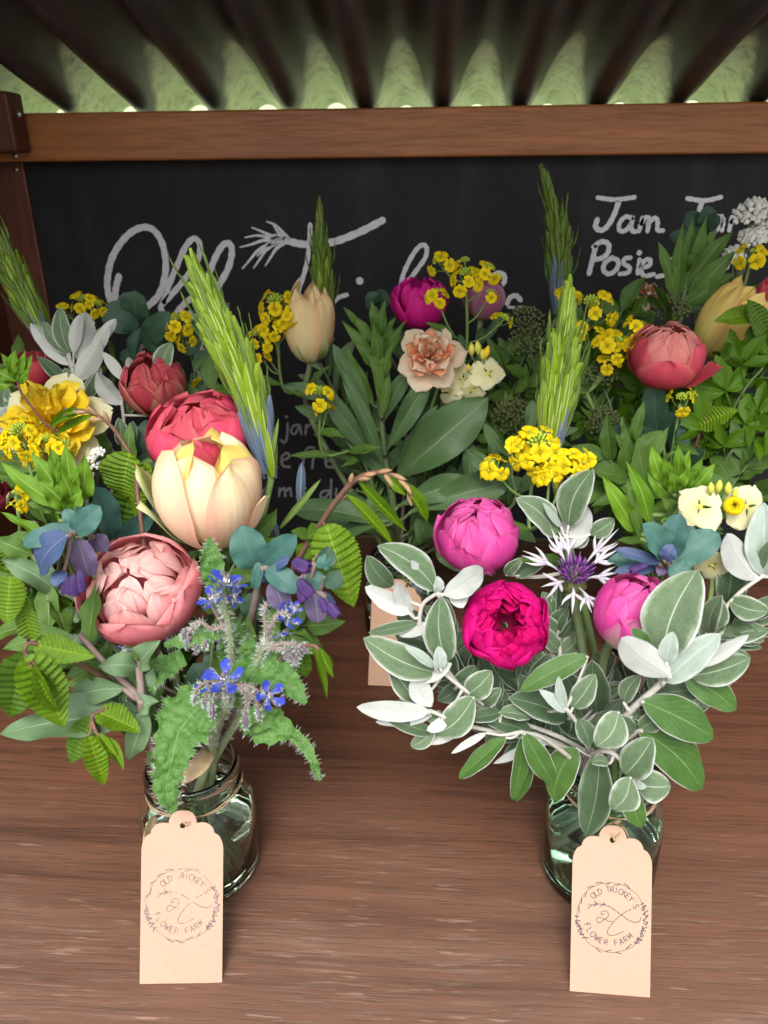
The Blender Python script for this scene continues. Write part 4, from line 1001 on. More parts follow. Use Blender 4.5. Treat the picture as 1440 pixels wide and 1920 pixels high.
# ------------------------------------------------------------------ left front posy: the large double tulips
double_flower('tulip','big pale pink double tulip seen from above, lowest bloom of the left front posy','flower','A',265,1105,.405,214,(.02,-.62,.78),[
  (4,1.0,124,.92,'pk_out',E2(flare=.03,ruffle=.04,round_=3)),(4,.955,118,.80,'pk_out',E2(flare=.03,ruffle=.04,round_=3)),(5,.90,120,.62,'pk_in',E2(flare=-.05,round_=3)),(5,.84,135,.58,'pk_in',E2(flare=-.01,ruffle=.05,round_=3)),(5,.77,147,.56,'pk_core',E2(ruffle=.06,flare=.02,round_=3)),(5,.67,157,.54,'pk_core',E2(ruffle=.07,flare=.03,round_=3)),(4,.57,167,.55,'pk_core',E2(ruffle=.08,flare=.05)),(3,.48,176,.55,'pk_core',E2(ruffle=.08))],hk=.80,seed=3)
double_flower('tulip','rose pink double tulip peeping out behind the cream tulip','flower','A',376,815,.485,200,(-.05,-.30,1),[
  (4,1.0,130,.92,'ro_out',E2(flare=.04,ruffle=.05,round_=3)),(4,.94,137,.80,'ro_out',E2(flare=.04,ruffle=.05,round_=3)),(5,.88,145,.62,'ro_in',E2(ruffle=.05,flare=.04,round_=3)),(5,.79,153,.56,'ro_in',E2(ruffle=.07,flare=.05,round_=3)),(5,.68,161,.52,'ro_in',E2(ruffle=.09,flare=.06)),(4,.54,170,.5,'ro_in',E2(ruffle=.09,flare=.08))],hk=.72,seed=8)
double_flower('tulip','cream and yellow tulip with splayed green outer petals, in front of a rose one','flower','A',392,928,.438,192,(-.02,-.16,1),[
  (3,1.0,150,.92,'cr_out',E2(flare=.02,ruffle=.06,round_=2.6,pear=.16)),(3,.955,156,.82,'cr_out',E2(flare=.06,ruffle=.08,round_=2.6,pear=.16)),(3,.89,161,.66,'cr_in',E2(ruffle=.09,flare=.12,pear=.16)),(2,.80,166,.40,'cr_in',E2(ruffle=.1,flare=.24)),
  (1,.90,1.0,'open',.30,'cr_sep',E2(at=[3.32],name='outer_petal',point=.8)),(1,.92,.80,'open',.28,'cr_sep',E2(at=[3.72],name='outer_petal',point=.8)),(1,.92,.80,'open',.26,'cr_out',E2(at=[-.22],name='outer_petal',point=.6))],hk=1.14,seed=5)
# right front posy
double_flower('tulip','bright pink peony tulip, upper left bloom of the right front posy','flower','B',897,1003,.435,156,(-.10,-.40,.92),[
  (4,1.0,118,.80,'ho_out',E2(flare=-.01)),(4,.965,133,.70,'ho_out',E2(flare=-.01)),(4,.915,144,.62,'ho_in',E2(flare=.01)),(5,.85,153,.52,'ho_in',E2(ruffle=.05,flare=.02)),(4,.77,161,.5,'ho_in',E2(ruffle=.06,flare=.04)),(5,.67,169,.5,'ho_in',E2(ruffle=.08,flare=.03)),(5,.58,178,.5,'ho_in',E2(ruffle=.08)),
  (1,1.02,84,.24,'ho_grn',E2(at=[-1.15],name='outer_petal',round_=1.1))],hk=.93,seed=12)
double_flower('ranunculus','vivid magenta ranunculus with a dark hollow centre, over grey leaves','flower','B',950,1170,.375,162,(.03,-.80,.60),[
  (6,1.0,122,.68,'mg_out',E2(ruffle=.05,flare=.0)),(6,.97,132,.62,'mg_out',E2(ruffle=.05,flare=.01)),(7,.93,139,.54,'mg_out',E2(ruffle=.05,flare=.01)),(7,.88,145,.50,'mg_out',E2(ruffle=.06,flare=.01)),(7,.82,150,.46,'mg_in',E2(ruffle=.06)),(7,.75,153,.44,'mg_in',E2(ruffle=.07)),(6,.66,155,.44,'mg_in',E2(ruffle=.08)),(6,.55,155,.42,'mg_in',E2(ruffle=.1)),(5,.40,152,.45,'mg_dk',E2(ruffle=.1))],hk=.82,seed=17)
double_flower('tulip','pink tulip bud half hidden by a large grey green leaf','flower','B',1187,1148,.375,150,(.16,-.38,.92),[
  (3,1.0,126,.84,'ho_out',E2(flare=.0)),(3,.96,138,.76,'ho_out',E2(flare=.01)),(4,.88,148,.62,'ho_in',E2(ruffle=.05,flare=.02)),(4,.79,157,.54,'ho_in',E2(ruffle=.06,flare=.04)),(5,.68,168,.5,'ho_in',E2(ruffle=.08,flare=.03)),(5,.58,178,.5,'ho_in',E2(ruffle=.08)),
  (1,1.03,124,.56,'ho_grn',E2(at=[-2.35],name='outer_petal'))],hk=1.06,seed=23)
# back middle posy
double_flower('tulip','apricot cream tulip bud beside yellow mustard flowers at the back','flower','C',580,603,.70,96,(.05,-.12,1),[
  (3,1.0,134,.86,'ap_out',E2(flare=.04,ruffle=.04,round_=3)),(3,.94,142,.74,'ap_out',E2(flare=.06,ruffle=.05)),(5,.84,150,.34,'ap_out',E2(ruffle=.08,flare=.10)),(3,.6,150,.6,'ap_out'),
  (1,1.04,72,.26,'cr_sep',E2(at=[-1.1],name='outer_petal',round_=1.1)),(1,1.04,66,.24,'cr_sep',E2(at=[-2.3],name='outer_petal',round_=1.1)),(1,1.04,66,.24,'cr_sep',E2(at=[.0],name='outer_petal',round_=1.1))],hk=1.62,seed=31)
double_flower('tulip','deep magenta double tulip in front of the chalk lettering','flower','C',785,568,.735,104,(-.1,-.25,1),[
  (4,1.0,122,.76,'mb_out',E2(flare=.08,ruffle=.06)),(4,.94,134,.66,'mb_out',E2(flare=.08,ruffle=.06)),(5,.84,144,.5,'mb_out',E2(flare=.1,ruffle=.08)),(4,.68,154,.5,'mb_out',E2(flare=.12,ruffle=.1))],hk=.90,seed=37)
double_flower('tulip','dusky pink tulip behind the mustard flowers, right of the magenta one','flower','C',906,556,.76,80,(.08,-.1,1),[
  (3,1.0,132,.84,'lp_out',E2(flare=.06)),(3,.92,140,.78,'lp_out',E2(flare=.06))],hk=1.08,seed=41)
# back right posy
double_flower('tulip','coral pink double tulip of the back right posy','flower','D',1248,668,.60,136,(-.02,-.40,.95),[
  (3,1.0,128,.90,'co_out',E2(flare=.02)),(3,.965,136,.78,'co_out',E2(flare=.02)),(4,.90,145,.60,'co_in',E2(ruffle=.05,flare=.02)),(5,.82,153,.52,'co_in',E2(ruffle=.06,flare=.03)),(4,.72,161,.5,'co_in',E2(ruffle=.08,flare=.05)),(3,.6,168,.5,'co_in',E2(ruffle=.09)),
  (1,.95,.62,'open',.40,'co_out',E2(at=[-.35],name='outer_petal',tipdip=.1))],hk=.90,seed=43)
double_flower('tulip','yellow flushed tulip leaning right, at the back right edge','flower','D',1372,602,.66,116,(.50,-.05,.85),[
  (3,1.0,140,.84,'yl_out',E2(flare=.10,ruffle=.07,round_=1.7)),(3,.94,146,.74,'yl_out',E2(flare=.12,ruffle=.08,round_=1.7)),(3,.75,150,.6,'yl_out',E2(ruffle=.08))],hk=1.40,seed=47)
double_flower('tulip','orange red tulip cut off by the right edge at the back','flower','D',1447,553,.67,60,(.1,-.2,1),[(3,1.0,132,.84,'co_out'),(3,.92,140,.76,'co_out')],hk=1.3,seed=49)
# back left posy
double_flower('tulip','dark red double tulip with cream edged outer petals, back left','flower','E',288,722,.60,126,(0,-.28,1),[
  (3,1.0,118,.64,'rd_out',E2(flare=.07,ruffle=.05,round_=1.5)),(4,.96,132,.70,'rd_in',E2(flare=.03,ruffle=.05)),(5,.90,142,.58,'rd_in',E2(ruffle=.06,flare=.03)),(5,.82,151,.52,'rd_in',E2(ruffle=.08,flare=.05)),(5,.72,160,.48,'rd_in',E2(ruffle=.09,flare=.06)),(4,.6,168,.5,'rd_in',E2(ruffle=.1,flare=.08))],hk=.92,seed=53)
double_flower('tulip','dusky red tulip half hidden behind lime shoots at the left edge','flower','E',62,692,.62,82,(-.05,-.15,1),[
  (3,1.0,132,.84,'rd_in',E2(flare=.04)),(3,.93,138,.76,'rd_in',E2(flare=.05,ruffle=.05)),(4,.7,146,.55,'rd_in'),(1,1.03,118,.5,'rd_out',E2(at=[-.3],name='outer_petal'))],hk=1.0,seed=59)
double_flower('tulip','very dark maroon bloom cut off by the left edge','flower','E',-6,930,.50,60,(.4,-.4,.8),[(4,1.0,128,.74,'maroon'),(4,.8,140,.6,'maroon'),(1,1.05,.9,'cup',.5,'cr_sep',E2(at=[-.8],name='outer_petal'))],hk=1.2,seed=60)

# ------------------------------------------------------------------ daffodils
double_flower('daffodil','large yellow double daffodil with pale cream outer petals, left','flower','E',100,800,.555,190,(.08,-.80,.55),[
  (3,.60,.8,'flat',.56,'df_out',E2(at=[.3,2.4,4.5],point=.55)),(3,.58,.9,'flat',.56,'df_out',E2(at=[1.35,3.45,5.5],point=.55)),
  (6,.80,1.0,'rise',.95,'df_in',E2(ruffle=.14)),(6,.66,1.25,'rise',.9,'df_in',E2(ruffle=.2)),(6,.50,1.5,'rise',.9,'df_in',E2(ruffle=.25)),(6,.36,1.7,'rise',.9,'df_in',E2(ruffle=.3)),(4,.2,1.8,'rise',.9,'df_in',E2(ruffle=.3))],hk=.26,seed=61,stem='stem',base=.3)
double_flower('daffodil','white and apricot double daffodil in the middle at the back','flower','C',806,672,.655,128,(.02,-.85,.50),[
  (3,.56,.8,'flat',.62,'dp_out',E2(at=[.2,2.3,4.4],point=.5)),(3,.52,1.0,'flat',.62,'dp_out',E2(at=[1.25,3.35,5.4],point=.5)),
  (5,.62,1.0,'rise',.95,'dp_in',E2(ruffle=.10)),(4,.56,1.2,'rise',.9,'dp_out',E2(ruffle=.12)),(5,.44,1.3,'rise',.9,'dp_in',E2(ruffle=.2)),(4,.32,1.5,'rise',.85,'dp_out',E2(ruffle=.2)),(4,.22,1.6,'rise',.9,'dp_in',E2(ruffle=.3)),(3,.12,1.7,'rise',.9,'dp_out')],hk=.34,seed=67,stem='stem',base=.3)
double_flower('daffodil','small apricot striped daffodil below the chalk word at the back right','flower','D',1215,553,.72,58,(.2,-.6,.7),[
  (5,.6,.8,'flat',.6,'dp_out',E2(point=.5)),(5,.62,1.0,'rise',.9,'dp_in',E2(ruffle=.12)),(4,.40,1.4,'rise',.9,'dp_out',E2(ruffle=.2)),(3,.2,1.6,'rise',.9,'dp_in')],hk=.40,seed=71,stem='stem')
double_flower('daffodil','whitish narcissus with a small yellow middle among grey leaves','flower','E',168,625,.64,58,(.1,-.75,.6),[
  (5,.58,.8,'flat',.6,'df_out',E2(point=.5)),(5,.22,1.4,'rise',.9,'df_in',E2(ruffle=.2))],hk=.4,seed=73,stem='stem')

# ------------------------------------------------------------------ tall bud spikes
bud_spike('tall green bud spike arching left behind the rose tulip','A',[(508,900,.475),(478,775,.475),(440,680,.475),(402,590,.475),(378,533,.475)],76,120,blue=.15,bl=(.030,.046),bw=.0062,seed=2,
   extra=[(562,950,566,868,18,'bud'),(525,990,602,898,12,'bract'),(520,1010,510,975,16,'bud'),(480,850,508,845,9,'bract'),(478,880,455,840,10,'bract'),(505,880,522,785,9,'bract')])
bud_spike('slim bud spike standing against the lettering above the apricot tulip','C',[(612,640,.76),(608,560,.76),(602,480,.76),(599,391,.76)],46,80,dull=.75,blue=.0,bl=(.024,.034),bw=.0046,seed=3)
bud_spike('tallest bud spike at the back, against bare blackboard','C',[(1048,590,.77),(1048,520,.77),(1044,430,.77),(1020,322,.77)],54,85,dull=.9,blue=.3,bl=(.026,.036),bw=.005,seed=4,via=[(900,850,.72)])
bud_spike('thick upright bud spike rising behind the yellow mustard of the right front posy','B',[(1030,860,.52),(1040,780,.52),(1052,690,.52),(1066,566,.52)],80,130,blue=.12,bl=(.030,.044),bw=.006,seed=5)
bud_spike('bud spike leaning out past the left post','E',[(98,660,.66),(62,590,.66),(25,510,.66),(-8,440,.66)],58,80,dull=.6,blue=.12,bl=(.028,.038),bw=.0056,seed=6)

# ------------------------------------------------------------------ mustard
mustard('yellow mustard spray in front of the thick bud spike, right front posy','B',[(1005,850,.47,46,16,.9),(1060,880,.465,34,12,.7),(925,880,.47,24,6,.8),(1030,895,.46,20,6,0),(975,840,.475,22,5,.8),(1092,862,.47,18,3,1.1)],seed=1,via=[(1050,1000,.44)],leaves=5)
mustard('mustard spray left of the apricot tulip','C',[(520,585,.69,36,12,.9),(490,640,.69,26,9,.9),(545,595,.685,20,5,0),(515,620,.69,24,8,0),(493,675,.69,14,3,0)],seed=2,via=[(600,740,.69)],leaves=3)
mustard('small mustard head low in front of the chalk jar line','C',[(600,748,.64,26,4,1.0),(612,772,.64,16,2,.8)],seed=3,via=[(680,860,.66)],leaves=7)
mustard('branched mustard spray in front of the magenta and dusky tulips','C',[(875,530,.68,30,9,.9),(828,500,.68,20,3,1.1),(912,515,.68,20,3,1.1),(872,500,.68,16,1,1.2),(820,560,.68,20,4,.9),(915,560,.68,16,2,1.2),(940,605,.68,16,2,1.2)],seed=4,via=[(855,640,.68),(800,800,.67)],leaves=4)
mustard('wide mustard spray left of the coral tulip','D',[(1105,590,.64,44,9,.7),(1132,572,.64,18,2,1.2),(1065,560,.66,18,3,1.1),(1150,655,.62,34,8,.6),(1190,620,.62,22,5,.9),(1170,650,.62,18,3,1.0),(1140,685,.62,18,3,0),(1110,640,.63,26,4,0)],seed=5,via=[(1110,760,.62)],leaves=5)
mustard('small mustard head under the coral tulip','D',[(1275,757,.58,22,3,1.0),(1290,748,.58,14,1,1.1)],seed=6,via=[(1240,840,.60)],leaves=3)
mustard('mustard flowers below the white umbel at the right edge','D',[(1408,485,.66,24,5,.6),(1425,560,.64,22,0,0),(1432,610,.63,22,4,1.0),(1448,640,.63,20,4,0)],seed=7,via=[(1425,720,.64)],leaves=2)
mustard('mustard cluster in front of the yellow daffodil','E',[(45,828,.50,40,11,.9),(85,838,.50,26,6,.8),(118,842,.50,20,4,1.0),(12,840,.50,26,6,.6)],seed=8,leaves=3)
mustard('small mustard cluster above the grey leaves at the back left','E',[(158,575,.68,26,6,.8),(182,578,.68,16,4,.9),(128,590,.68,18,4,.5)],seed=9,leaves=2)
mustard('shaded mustard cluster beside round teal leaves at the back left','E',[(335,612,.68,28,8,.8),(350,640,.68,18,5,.4)],seed=10,leaves=2)
mustard('loose mustard twigs low behind the red tulip','E',[(385,735,.66,24,4,.9),(405,690,.67,18,3,.7),(375,770,.65,20,3,.8)],seed=11,leaves=4)
mustard('single drooping mustard floret at the left edge','A',[(33,955,.44,14,2,.5),(30,930,.44,12,1,1.0)],seed=12,leaves=1)

# ------------------------------------------------------------------ cream wallflowers
M['budy']=plain('yellow_bud',(.50,.50,.07,1),.5,.3,.2); M['buddk']=plain('deep_yellow_bud',(.66,.42,.02,1),.5,.3,.2)
def wallflower(label, bq, fl, buds, seed=1, via=(), yellow=()):
    rg=random.Random(seed); c0=P(*fl[0][:3]); pts=stem_path(bq, c0-tocam(c0)*.012-Vector((0,0,.008)), None, [P(*q) for q in via], 18)
    t=thing('wallflower',label,'flower',pts[0],'cream wallflowers'); k=len(pts); sm=MB(); sm.tube(pts,[lerp(.0022,.0013,i/(k-1)) for i in range(k)],6)
    tip=pts[-1]
    for px,py,Y,r,dx,dy in fl:
        c=P(px,py,Y); ax=(tocam(c)+Vector((dx,0,dy))).normalized(); R=r*mpp(c)
        sm.tube(catmull([tip, tip.lerp(c,.5)-ax*R*.3, c-ax*R*.1],6),.0007,5)
        FM=flower_matrix(c,ax); a0=rg.random()*6
        for i in range(4):
            me=petal_mesh('petal',M['wf'],'flat',R*.52*rg.uniform(.85,1.1),R*.7,1.0,a0+i*PI/2+rg.uniform(-.3,.3),rg,ruffle=.09)
            obj('petal',me,t,FM@Matrix.Translation((0,0,-R*.2)))
        m=MB(); m.blob(c-ax*R*.12,ax,R*.13,R*.2,7,4); obj('eye',m.mesh('eye',M['budy']),t)
    for px,py,Y,l,mt in buds:
        c=P(px,py,Y); L=l*mpp(c); m=MB(); d=Vector((rg.uniform(-.2,.3),-.1,1)); m.blob(c-d*L*.5,d,L*.26,L,7,5)
        obj('bud',m.mesh('bud',M[mt]),t); sm.tube(catmull([tip,c-d*L*.5],4),.0006,5)
    for px,py,Y,r in yellow:
        c=P(px,py,Y); m=MB(); R=r*mpp(c)
        FM=flower_matrix(c,tocam(c)+Vector((.2,0,.2)))
        for li,(n,s) in enumerate(((5,1),(4,.7),(3,.4))):
            for i in range(n): obj('young_petal',petal_mesh('young_petal',M['mus'],'bud',R*s,R*1.2,PI/n*1.3,li+2*PI*i/n,rg,ruffle=.06),t,FM@Matrix.Translation((0,0,-R*.7)))
    obj('stem',sm.mesh('stem',M['stem']),t); return t
wallflower('cream wallflower with one round yellow young bloom, right front posy','B',[(1312,950,.40,44,-.15,.2),(1400,950,.405,44,.7,.1),(1335,1060,.40,34,-.1,-.6),(1375,1050,.405,30,.5,-.4)],
   [(1333,915,.40,26,'budy'),(1348,912,.40,28,'budy'),(1365,916,.40,28,'budy'),(1378,925,.40,24,'budy')],seed=2,via=[(1330,1130,.40)],yellow=[(1376,948,.395,20)])
wallflower('pale cream wallflower right of the apricot daffodil','C',[(915,700,.66,34,.2,.2),(868,712,.665,30,-.2,.1),(885,732,.66,26,0,-.5),(842,735,.665,22,-.3,-.3)],
   [(884,655,.66,26,'budy'),(896,652,.66,28,'budy'),(912,660,.66,28,'buddk'),(878,690,.655,16,'buddk'),(905,665,.66,22,'budy')],seed=4)

# ------------------------------------------------------------------ grey leaved sprays (right front posy)
GRP='grey leaved sprigs with white felted edges'
F_=E2(flip=True)
sprig('grey_leaf_sprig','grey leaved sprig reaching up left beside the bright pink tulip','foliage','B',[(1060,1400,.375),(905,1330,.37),(800,1200,.37),(790,1140,.372),(818,1112,.37)],[
 (817,1105,708,1023,60,'sen'),(832,1115,906,1066,52,'senp',E2(flip=True,ty=-.012)),(820,1112,820,1080,22,'senp'),(768,1150,684,1100,40,'senp',F_),(735,1100,688,1042,44,'send',E2(dy=.012)),(850,1105,868,1140,40,'senp',F_),
 (828,1110,770,1050,26,'senp',E2(dy=.006,flip=True)),(772,1150,745,1090,30,'senp',E2(dy=.004,flip=True))],group=GRP)
sprig('grey_leaf_sprig','grey leaved sprig with a bright green leaf pointing left, below the magenta bloom','foliage','B',[(1065,1390,.372),(940,1340,.366),(880,1300,.362),(832,1262,.36)],[
 (838,1240,826,1118,60,'sen'),(818,1262,681,1196,64,'sen'),(815,1250,758,1210,22,'senp',E2(dy=-.006)),(826,1254,822,1211,28,'senp',E2(dy=-.006)),(783,1168,690,1187,26,'send',E2(dy=.012)),(805,1170,748,1192,24,'senp',E2(dy=.008,flip=True)),
 (845,1244,783,1280,30,'senp',E2(flip=True,dy=-.004)),(785,1315,728,1243,46,'sen'),(875,1302,922,1258,50,'sen'),(888,1308,818,1377,60,'sen',E2(dy=-.008)),(905,1322,940,1290,30,'sen'),(835,1340,802,1352,26,'sen'),(850,1290,892,1248,40,'send',E2(dy=.014))],group=GRP)
sprig('grey_leaf_sprig','grey leaved sprig with long white leaves pointing left over the tabletop','foliage','B',[(1070,1405,.372),(960,1378,.362),(875,1360,.355),(805,1332,.352)],[
 (808,1325,780,1262,44,'senp',F_),(806,1334,668,1326,40,'senp',E2(flip=True,dy=-.003)),(808,1342,704,1354,28,'senp',F_),(812,1375,720,1345,32,'send'),(816,1366,770,1400,32,'sen'),(800,1330,735,1320,26,'sen',E2(dy=.006)),(868,1358,800,1395,26,'senp',F_),(840,1345,800,1370,24,'senp',F_),(1000,1378,910,1352,42,'send'),(937,1335,995,1346,34,'sen'),(940,1336,872,1347,36,'send')],group=GRP)
sprig('grey_leaf_sprig','sprig of narrow glossy green leaves hanging low on the left of the right jar','foliage','B',[(1080,1430,.36),(1020,1385,.345),(975,1372,.338)],[
 (948,1383,860,1460,40,'seng'),(978,1382,960,1500,34,'seng'),(990,1395,968,1503,40,'seng',E2(dy=.006)),(984,1375,1038,1468,46,'seng',E2(dy=-.006)),(912,1374,846,1413,16,'senp',F_),(1030,1390,925,1432,20,'senp',E2(flip=True,dy=.004))],group=GRP)
sprig('grey_leaf_sprig','grey leaved sprig in the middle with a small pale bud of leaves','foliage','B',[(1105,1420,.365),(1090,1370,.355),(1062,1328,.348)],[
 (1102,1230,974,1296,46,'seng',E2(dy=.01)),(1060,1335,1011,1293,22,'senp'),(1060,1325,1047,1268,20,'senp'),(1074,1326,1116,1264,44,'sen'),(1062,1345,954,1308,62,'send',E2(dy=.02)),(1085,1348,1106,1400,38,'send'),(1120,1335,1110,1238,60,'send',E2(dy=.03)),(1062,1322,1030,1300,18,'senp'),(1110,1330,1055,1255,46,'send',E2(dy=.03)),(1000,1330,975,1265,44,'send',E2(dy=.03))],group=GRP)
sprig('grey_leaf_sprig','grey leaved sprig with the largest upright leaf, in front of the pink tulip bud','foliage','B',[(1130,1400,.362),(1180,1335,.35),(1235,1285,.343),(1252,1262,.34)],[
 (1240,1235,1308,1068,106,'sen',E2(ty=.012,var=1)),(1245,1278,1352,1188,58,'senp',E2(dy=-.004)),(1250,1242,1262,1184,36,'senp',E2(dy=-.008)),(1256,1268,1164,1196,62,'senp',E2(flip=True,dy=-.008,ty=-.012)),(1330,1192,1354,1116,40,'sen',E2(dy=.012)),(1216,1228,1185,1178,32,'seng'),
 (1170,1316,1200,1266,34,'sen'),(1205,1315,1338,1384,80,'seng',E2(dy=-.004)),(1185,1342,1292,1364,38,'sen'),(1222,1302,1322,1296,52,'send',E2(dy=.01)),(1285,1270,1380,1332,58,'seng',E2(dy=.008)),(1295,1268,1407,1234,58,'sen',E2(dy=.006)),(1290,1252,1405,1190,28,'senp',E2(flip=True)),(1240,1268,1290,1250,22,'senp')],group=GRP,r=(.0024,.0016))
sprig('grey_leaf_sprig','grey leaved sprig leaning out to the right edge of the picture','foliage','B',[(1180,1380,.385),(1290,1240,.39),(1370,1128,.392),(1432,1078,.392)],[
 (1362,1130,1372,1018,58,'send',E2(dy=.012)),(1420,1088,1362,1000,54,'senp',E2(flip=True)),(1430,1078,1432,942,66,'senp'),(1368,1126,1442,1146,46,'sen'),(1426,1082,1465,1038,36,'senp',F_),(1350,1208,1440,1184,54,'sen'),(1400,1105,1380,1030,40,'sen',E2(dy=.01)),(1330,1180,1350,1120,38,'sen'),(1436,1080,1470,1000,44,'sen')],group=GRP)
sprig('grey_leaf_sprig','grey leaved sprig drooping in front of the right jar, above its tag','foliage','B',[(1125,1410,.345),(1160,1420,.333),(1190,1466,.322)],[
 (1172,1452,1224,1384,66,'sen'),(1195,1470,1258,1474,60,'sen'),(1182,1458,1148,1517,56,'sen',E2(dy=-.004)),(1182,1480,1204,1551,44,'seng'),(1142,1432,1108,1430,24,'sen'),(1192,1470,1212,1476,16,'senp',E2(dy=-.004)),(1125,1412,1098,1567,70,'send',E2(dy=.004,var=0)),(1160,1335,1118,1399,60,'sen',E2(dy=-.006))],group=GRP)
sprig('grey_leaf_sprig','dark glossy broad leaves on the lower right of the right front posy','foliage','B',[(1140,1420,.355),(1190,1375,.345),(1205,1370,.342)],[
 (1200,1368,1316,1480,88,'seng'),(1080,1402,1038,1502,66,'seng'),(1190,1372,1150,1340,36,'send'),(1198,1366,1240,1330,40,'send'),(1150,1400,1190,1440,34,'send',E2(dy=.01))],group=GRP)
sprig('grey_leaf_sprig','upright grey leaves with one white leaf behind the white cornflower','foliage','B',[(1095,1300,.40),(1075,1150,.415),(1062,1005,.425)],[
 (1066,985,1112,880,62,'sen'),(1064,1030,1094,942,60,'senp',E2(flip=True)),(1108,1002,1152,973,36,'sen'),(1042,1005,968,934,54,'sen'),(1052,988,1018,943,16,'senp'),(948,1078,978,1046,24,'sen'),(968,1082,1024,1052,32,'send'),(1060,1020,1100,985,40,'sen',E2(dy=.006))],group=GRP)
# inner leaves low in the posy, dim behind the front ones
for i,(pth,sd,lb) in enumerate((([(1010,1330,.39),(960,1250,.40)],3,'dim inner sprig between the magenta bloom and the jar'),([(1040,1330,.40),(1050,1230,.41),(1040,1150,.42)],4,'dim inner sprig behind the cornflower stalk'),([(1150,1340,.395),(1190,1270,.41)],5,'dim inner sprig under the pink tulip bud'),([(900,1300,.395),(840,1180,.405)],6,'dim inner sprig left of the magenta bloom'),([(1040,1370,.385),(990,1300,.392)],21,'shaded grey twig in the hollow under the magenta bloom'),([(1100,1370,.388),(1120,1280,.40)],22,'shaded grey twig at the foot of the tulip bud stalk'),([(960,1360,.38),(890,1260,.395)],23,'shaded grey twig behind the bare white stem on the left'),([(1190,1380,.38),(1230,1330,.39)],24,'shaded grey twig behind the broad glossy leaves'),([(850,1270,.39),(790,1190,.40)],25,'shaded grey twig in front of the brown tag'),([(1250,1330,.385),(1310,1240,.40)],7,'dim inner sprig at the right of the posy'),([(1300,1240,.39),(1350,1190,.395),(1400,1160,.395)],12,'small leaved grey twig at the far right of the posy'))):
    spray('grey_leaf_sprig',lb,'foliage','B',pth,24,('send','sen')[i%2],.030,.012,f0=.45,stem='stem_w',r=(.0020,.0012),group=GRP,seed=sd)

# cornflower: white outer florets and purple heart
def cornflower(label,bq,px,py,Y,r):
    rg=random.Random(5); c=P(px,py,Y); R=r*mpp(c); ax=Vector((0,-.55,.85)).normalized(); b0=c-ax*R*.55
    pts=stem_path(bq,b0-Vector((0,0,R*.25)),None,[P(1100,1290,Y-.01),P(1088,1190,Y)],18); t=thing('cornflower',label,'flower',pts[0]); add_stem(t,pts,.0026,.0030,M['stem_d'],n=8)
    s1=ax.orthogonal().normalized(); s2=ax.cross(s1); m=MB(); q=b0-ax*R*.05
    m.blob(b0-Vector((0,0,R*.42)),(ax*.3+Vector((0,0,.7))),R*.27,R*.85,10,8)
    for i in range(40):
        a=2.39996*i; z=i/40; d=(s1*math.cos(a)+s2*math.sin(a)); pp=b0-Vector((0,0,R*.36))+Vector((0,0,R*.62*z))+d*R*.24*math.sin(PI*(.2+.7*z)); m.blob(pp,(d*.3+Vector((0,0,1))),R*.06,R*.18,5,3)
    obj('calyx',m.mesh('calyx',M['umbel']),t)
    pur=[MB(),MB()]
    for i in range(70):
        a=2.39996*i; f=math.sqrt(i/70); d=(ax+(s1*math.cos(a)+s2*math.sin(a))*f*1.0).normalized(); L=R*rg.uniform(.42,.62)
        p=catmull([b0, b0+d*L*.6, b0+d*L+ax*L*.15],5); pur[i%2].tube(p,[R*.022,R*.024,R*.03,R*.03,R*.025,R*.008],4)
    obj('inner_florets',pur[0].mesh('inner_florets',M['purp_c']),t); obj('inner_florets',pur[1].mesh('inner_florets',M['purp_k']),t)
    for i in range(9):
        a=2*PI*i/9+rg.uniform(-.22,.22); d=(s1*math.cos(a)+s2*math.sin(a)); m=MB(); L=R*rg.uniform(.85,1.20); up=rg.uniform(.25,.55)
        trunk=catmull([b0+d*R*.1, b0+d*L*.40+ax*R*up*.8, b0+d*L*.56+ax*R*up],5)
        nf=rg.choice((3,4,4,5))
        m.tube(trunk,[R*.014,R*.016,R*.020,R*.030,R*.045,R*.05],6)
        for j in range(nf):
            s=-1+2*j/(nf-1); side=d.cross(ax)
            e=b0+d*L*(1.05-.22*abs(s)+rg.uniform(-.12,.08))+ax*R*(up+rg.uniform(-.12,.25))+side*s*R*rg.uniform(.18,.34)
            m.tube(catmull([trunk[-2],trunk[-1].lerp(e,.5)+side*s*R*.06,e],6),[R*.03,R*.036,R*.036,R*.030,R*.020,R*.012,R*.004],5)
        obj('petal',m.mesh('petal',M['cent']),t)
M['purp_c']=plain('purple_floret',(.24,.06,.30,1),.5,.3,.3); M['purp_k']=plain('dark_floret',(.075,.035,.12,1),.5,.3,.3)
cornflower('white spidery cornflower with a purple heart, between two pink tulips','B',1082,1062,.40,92)

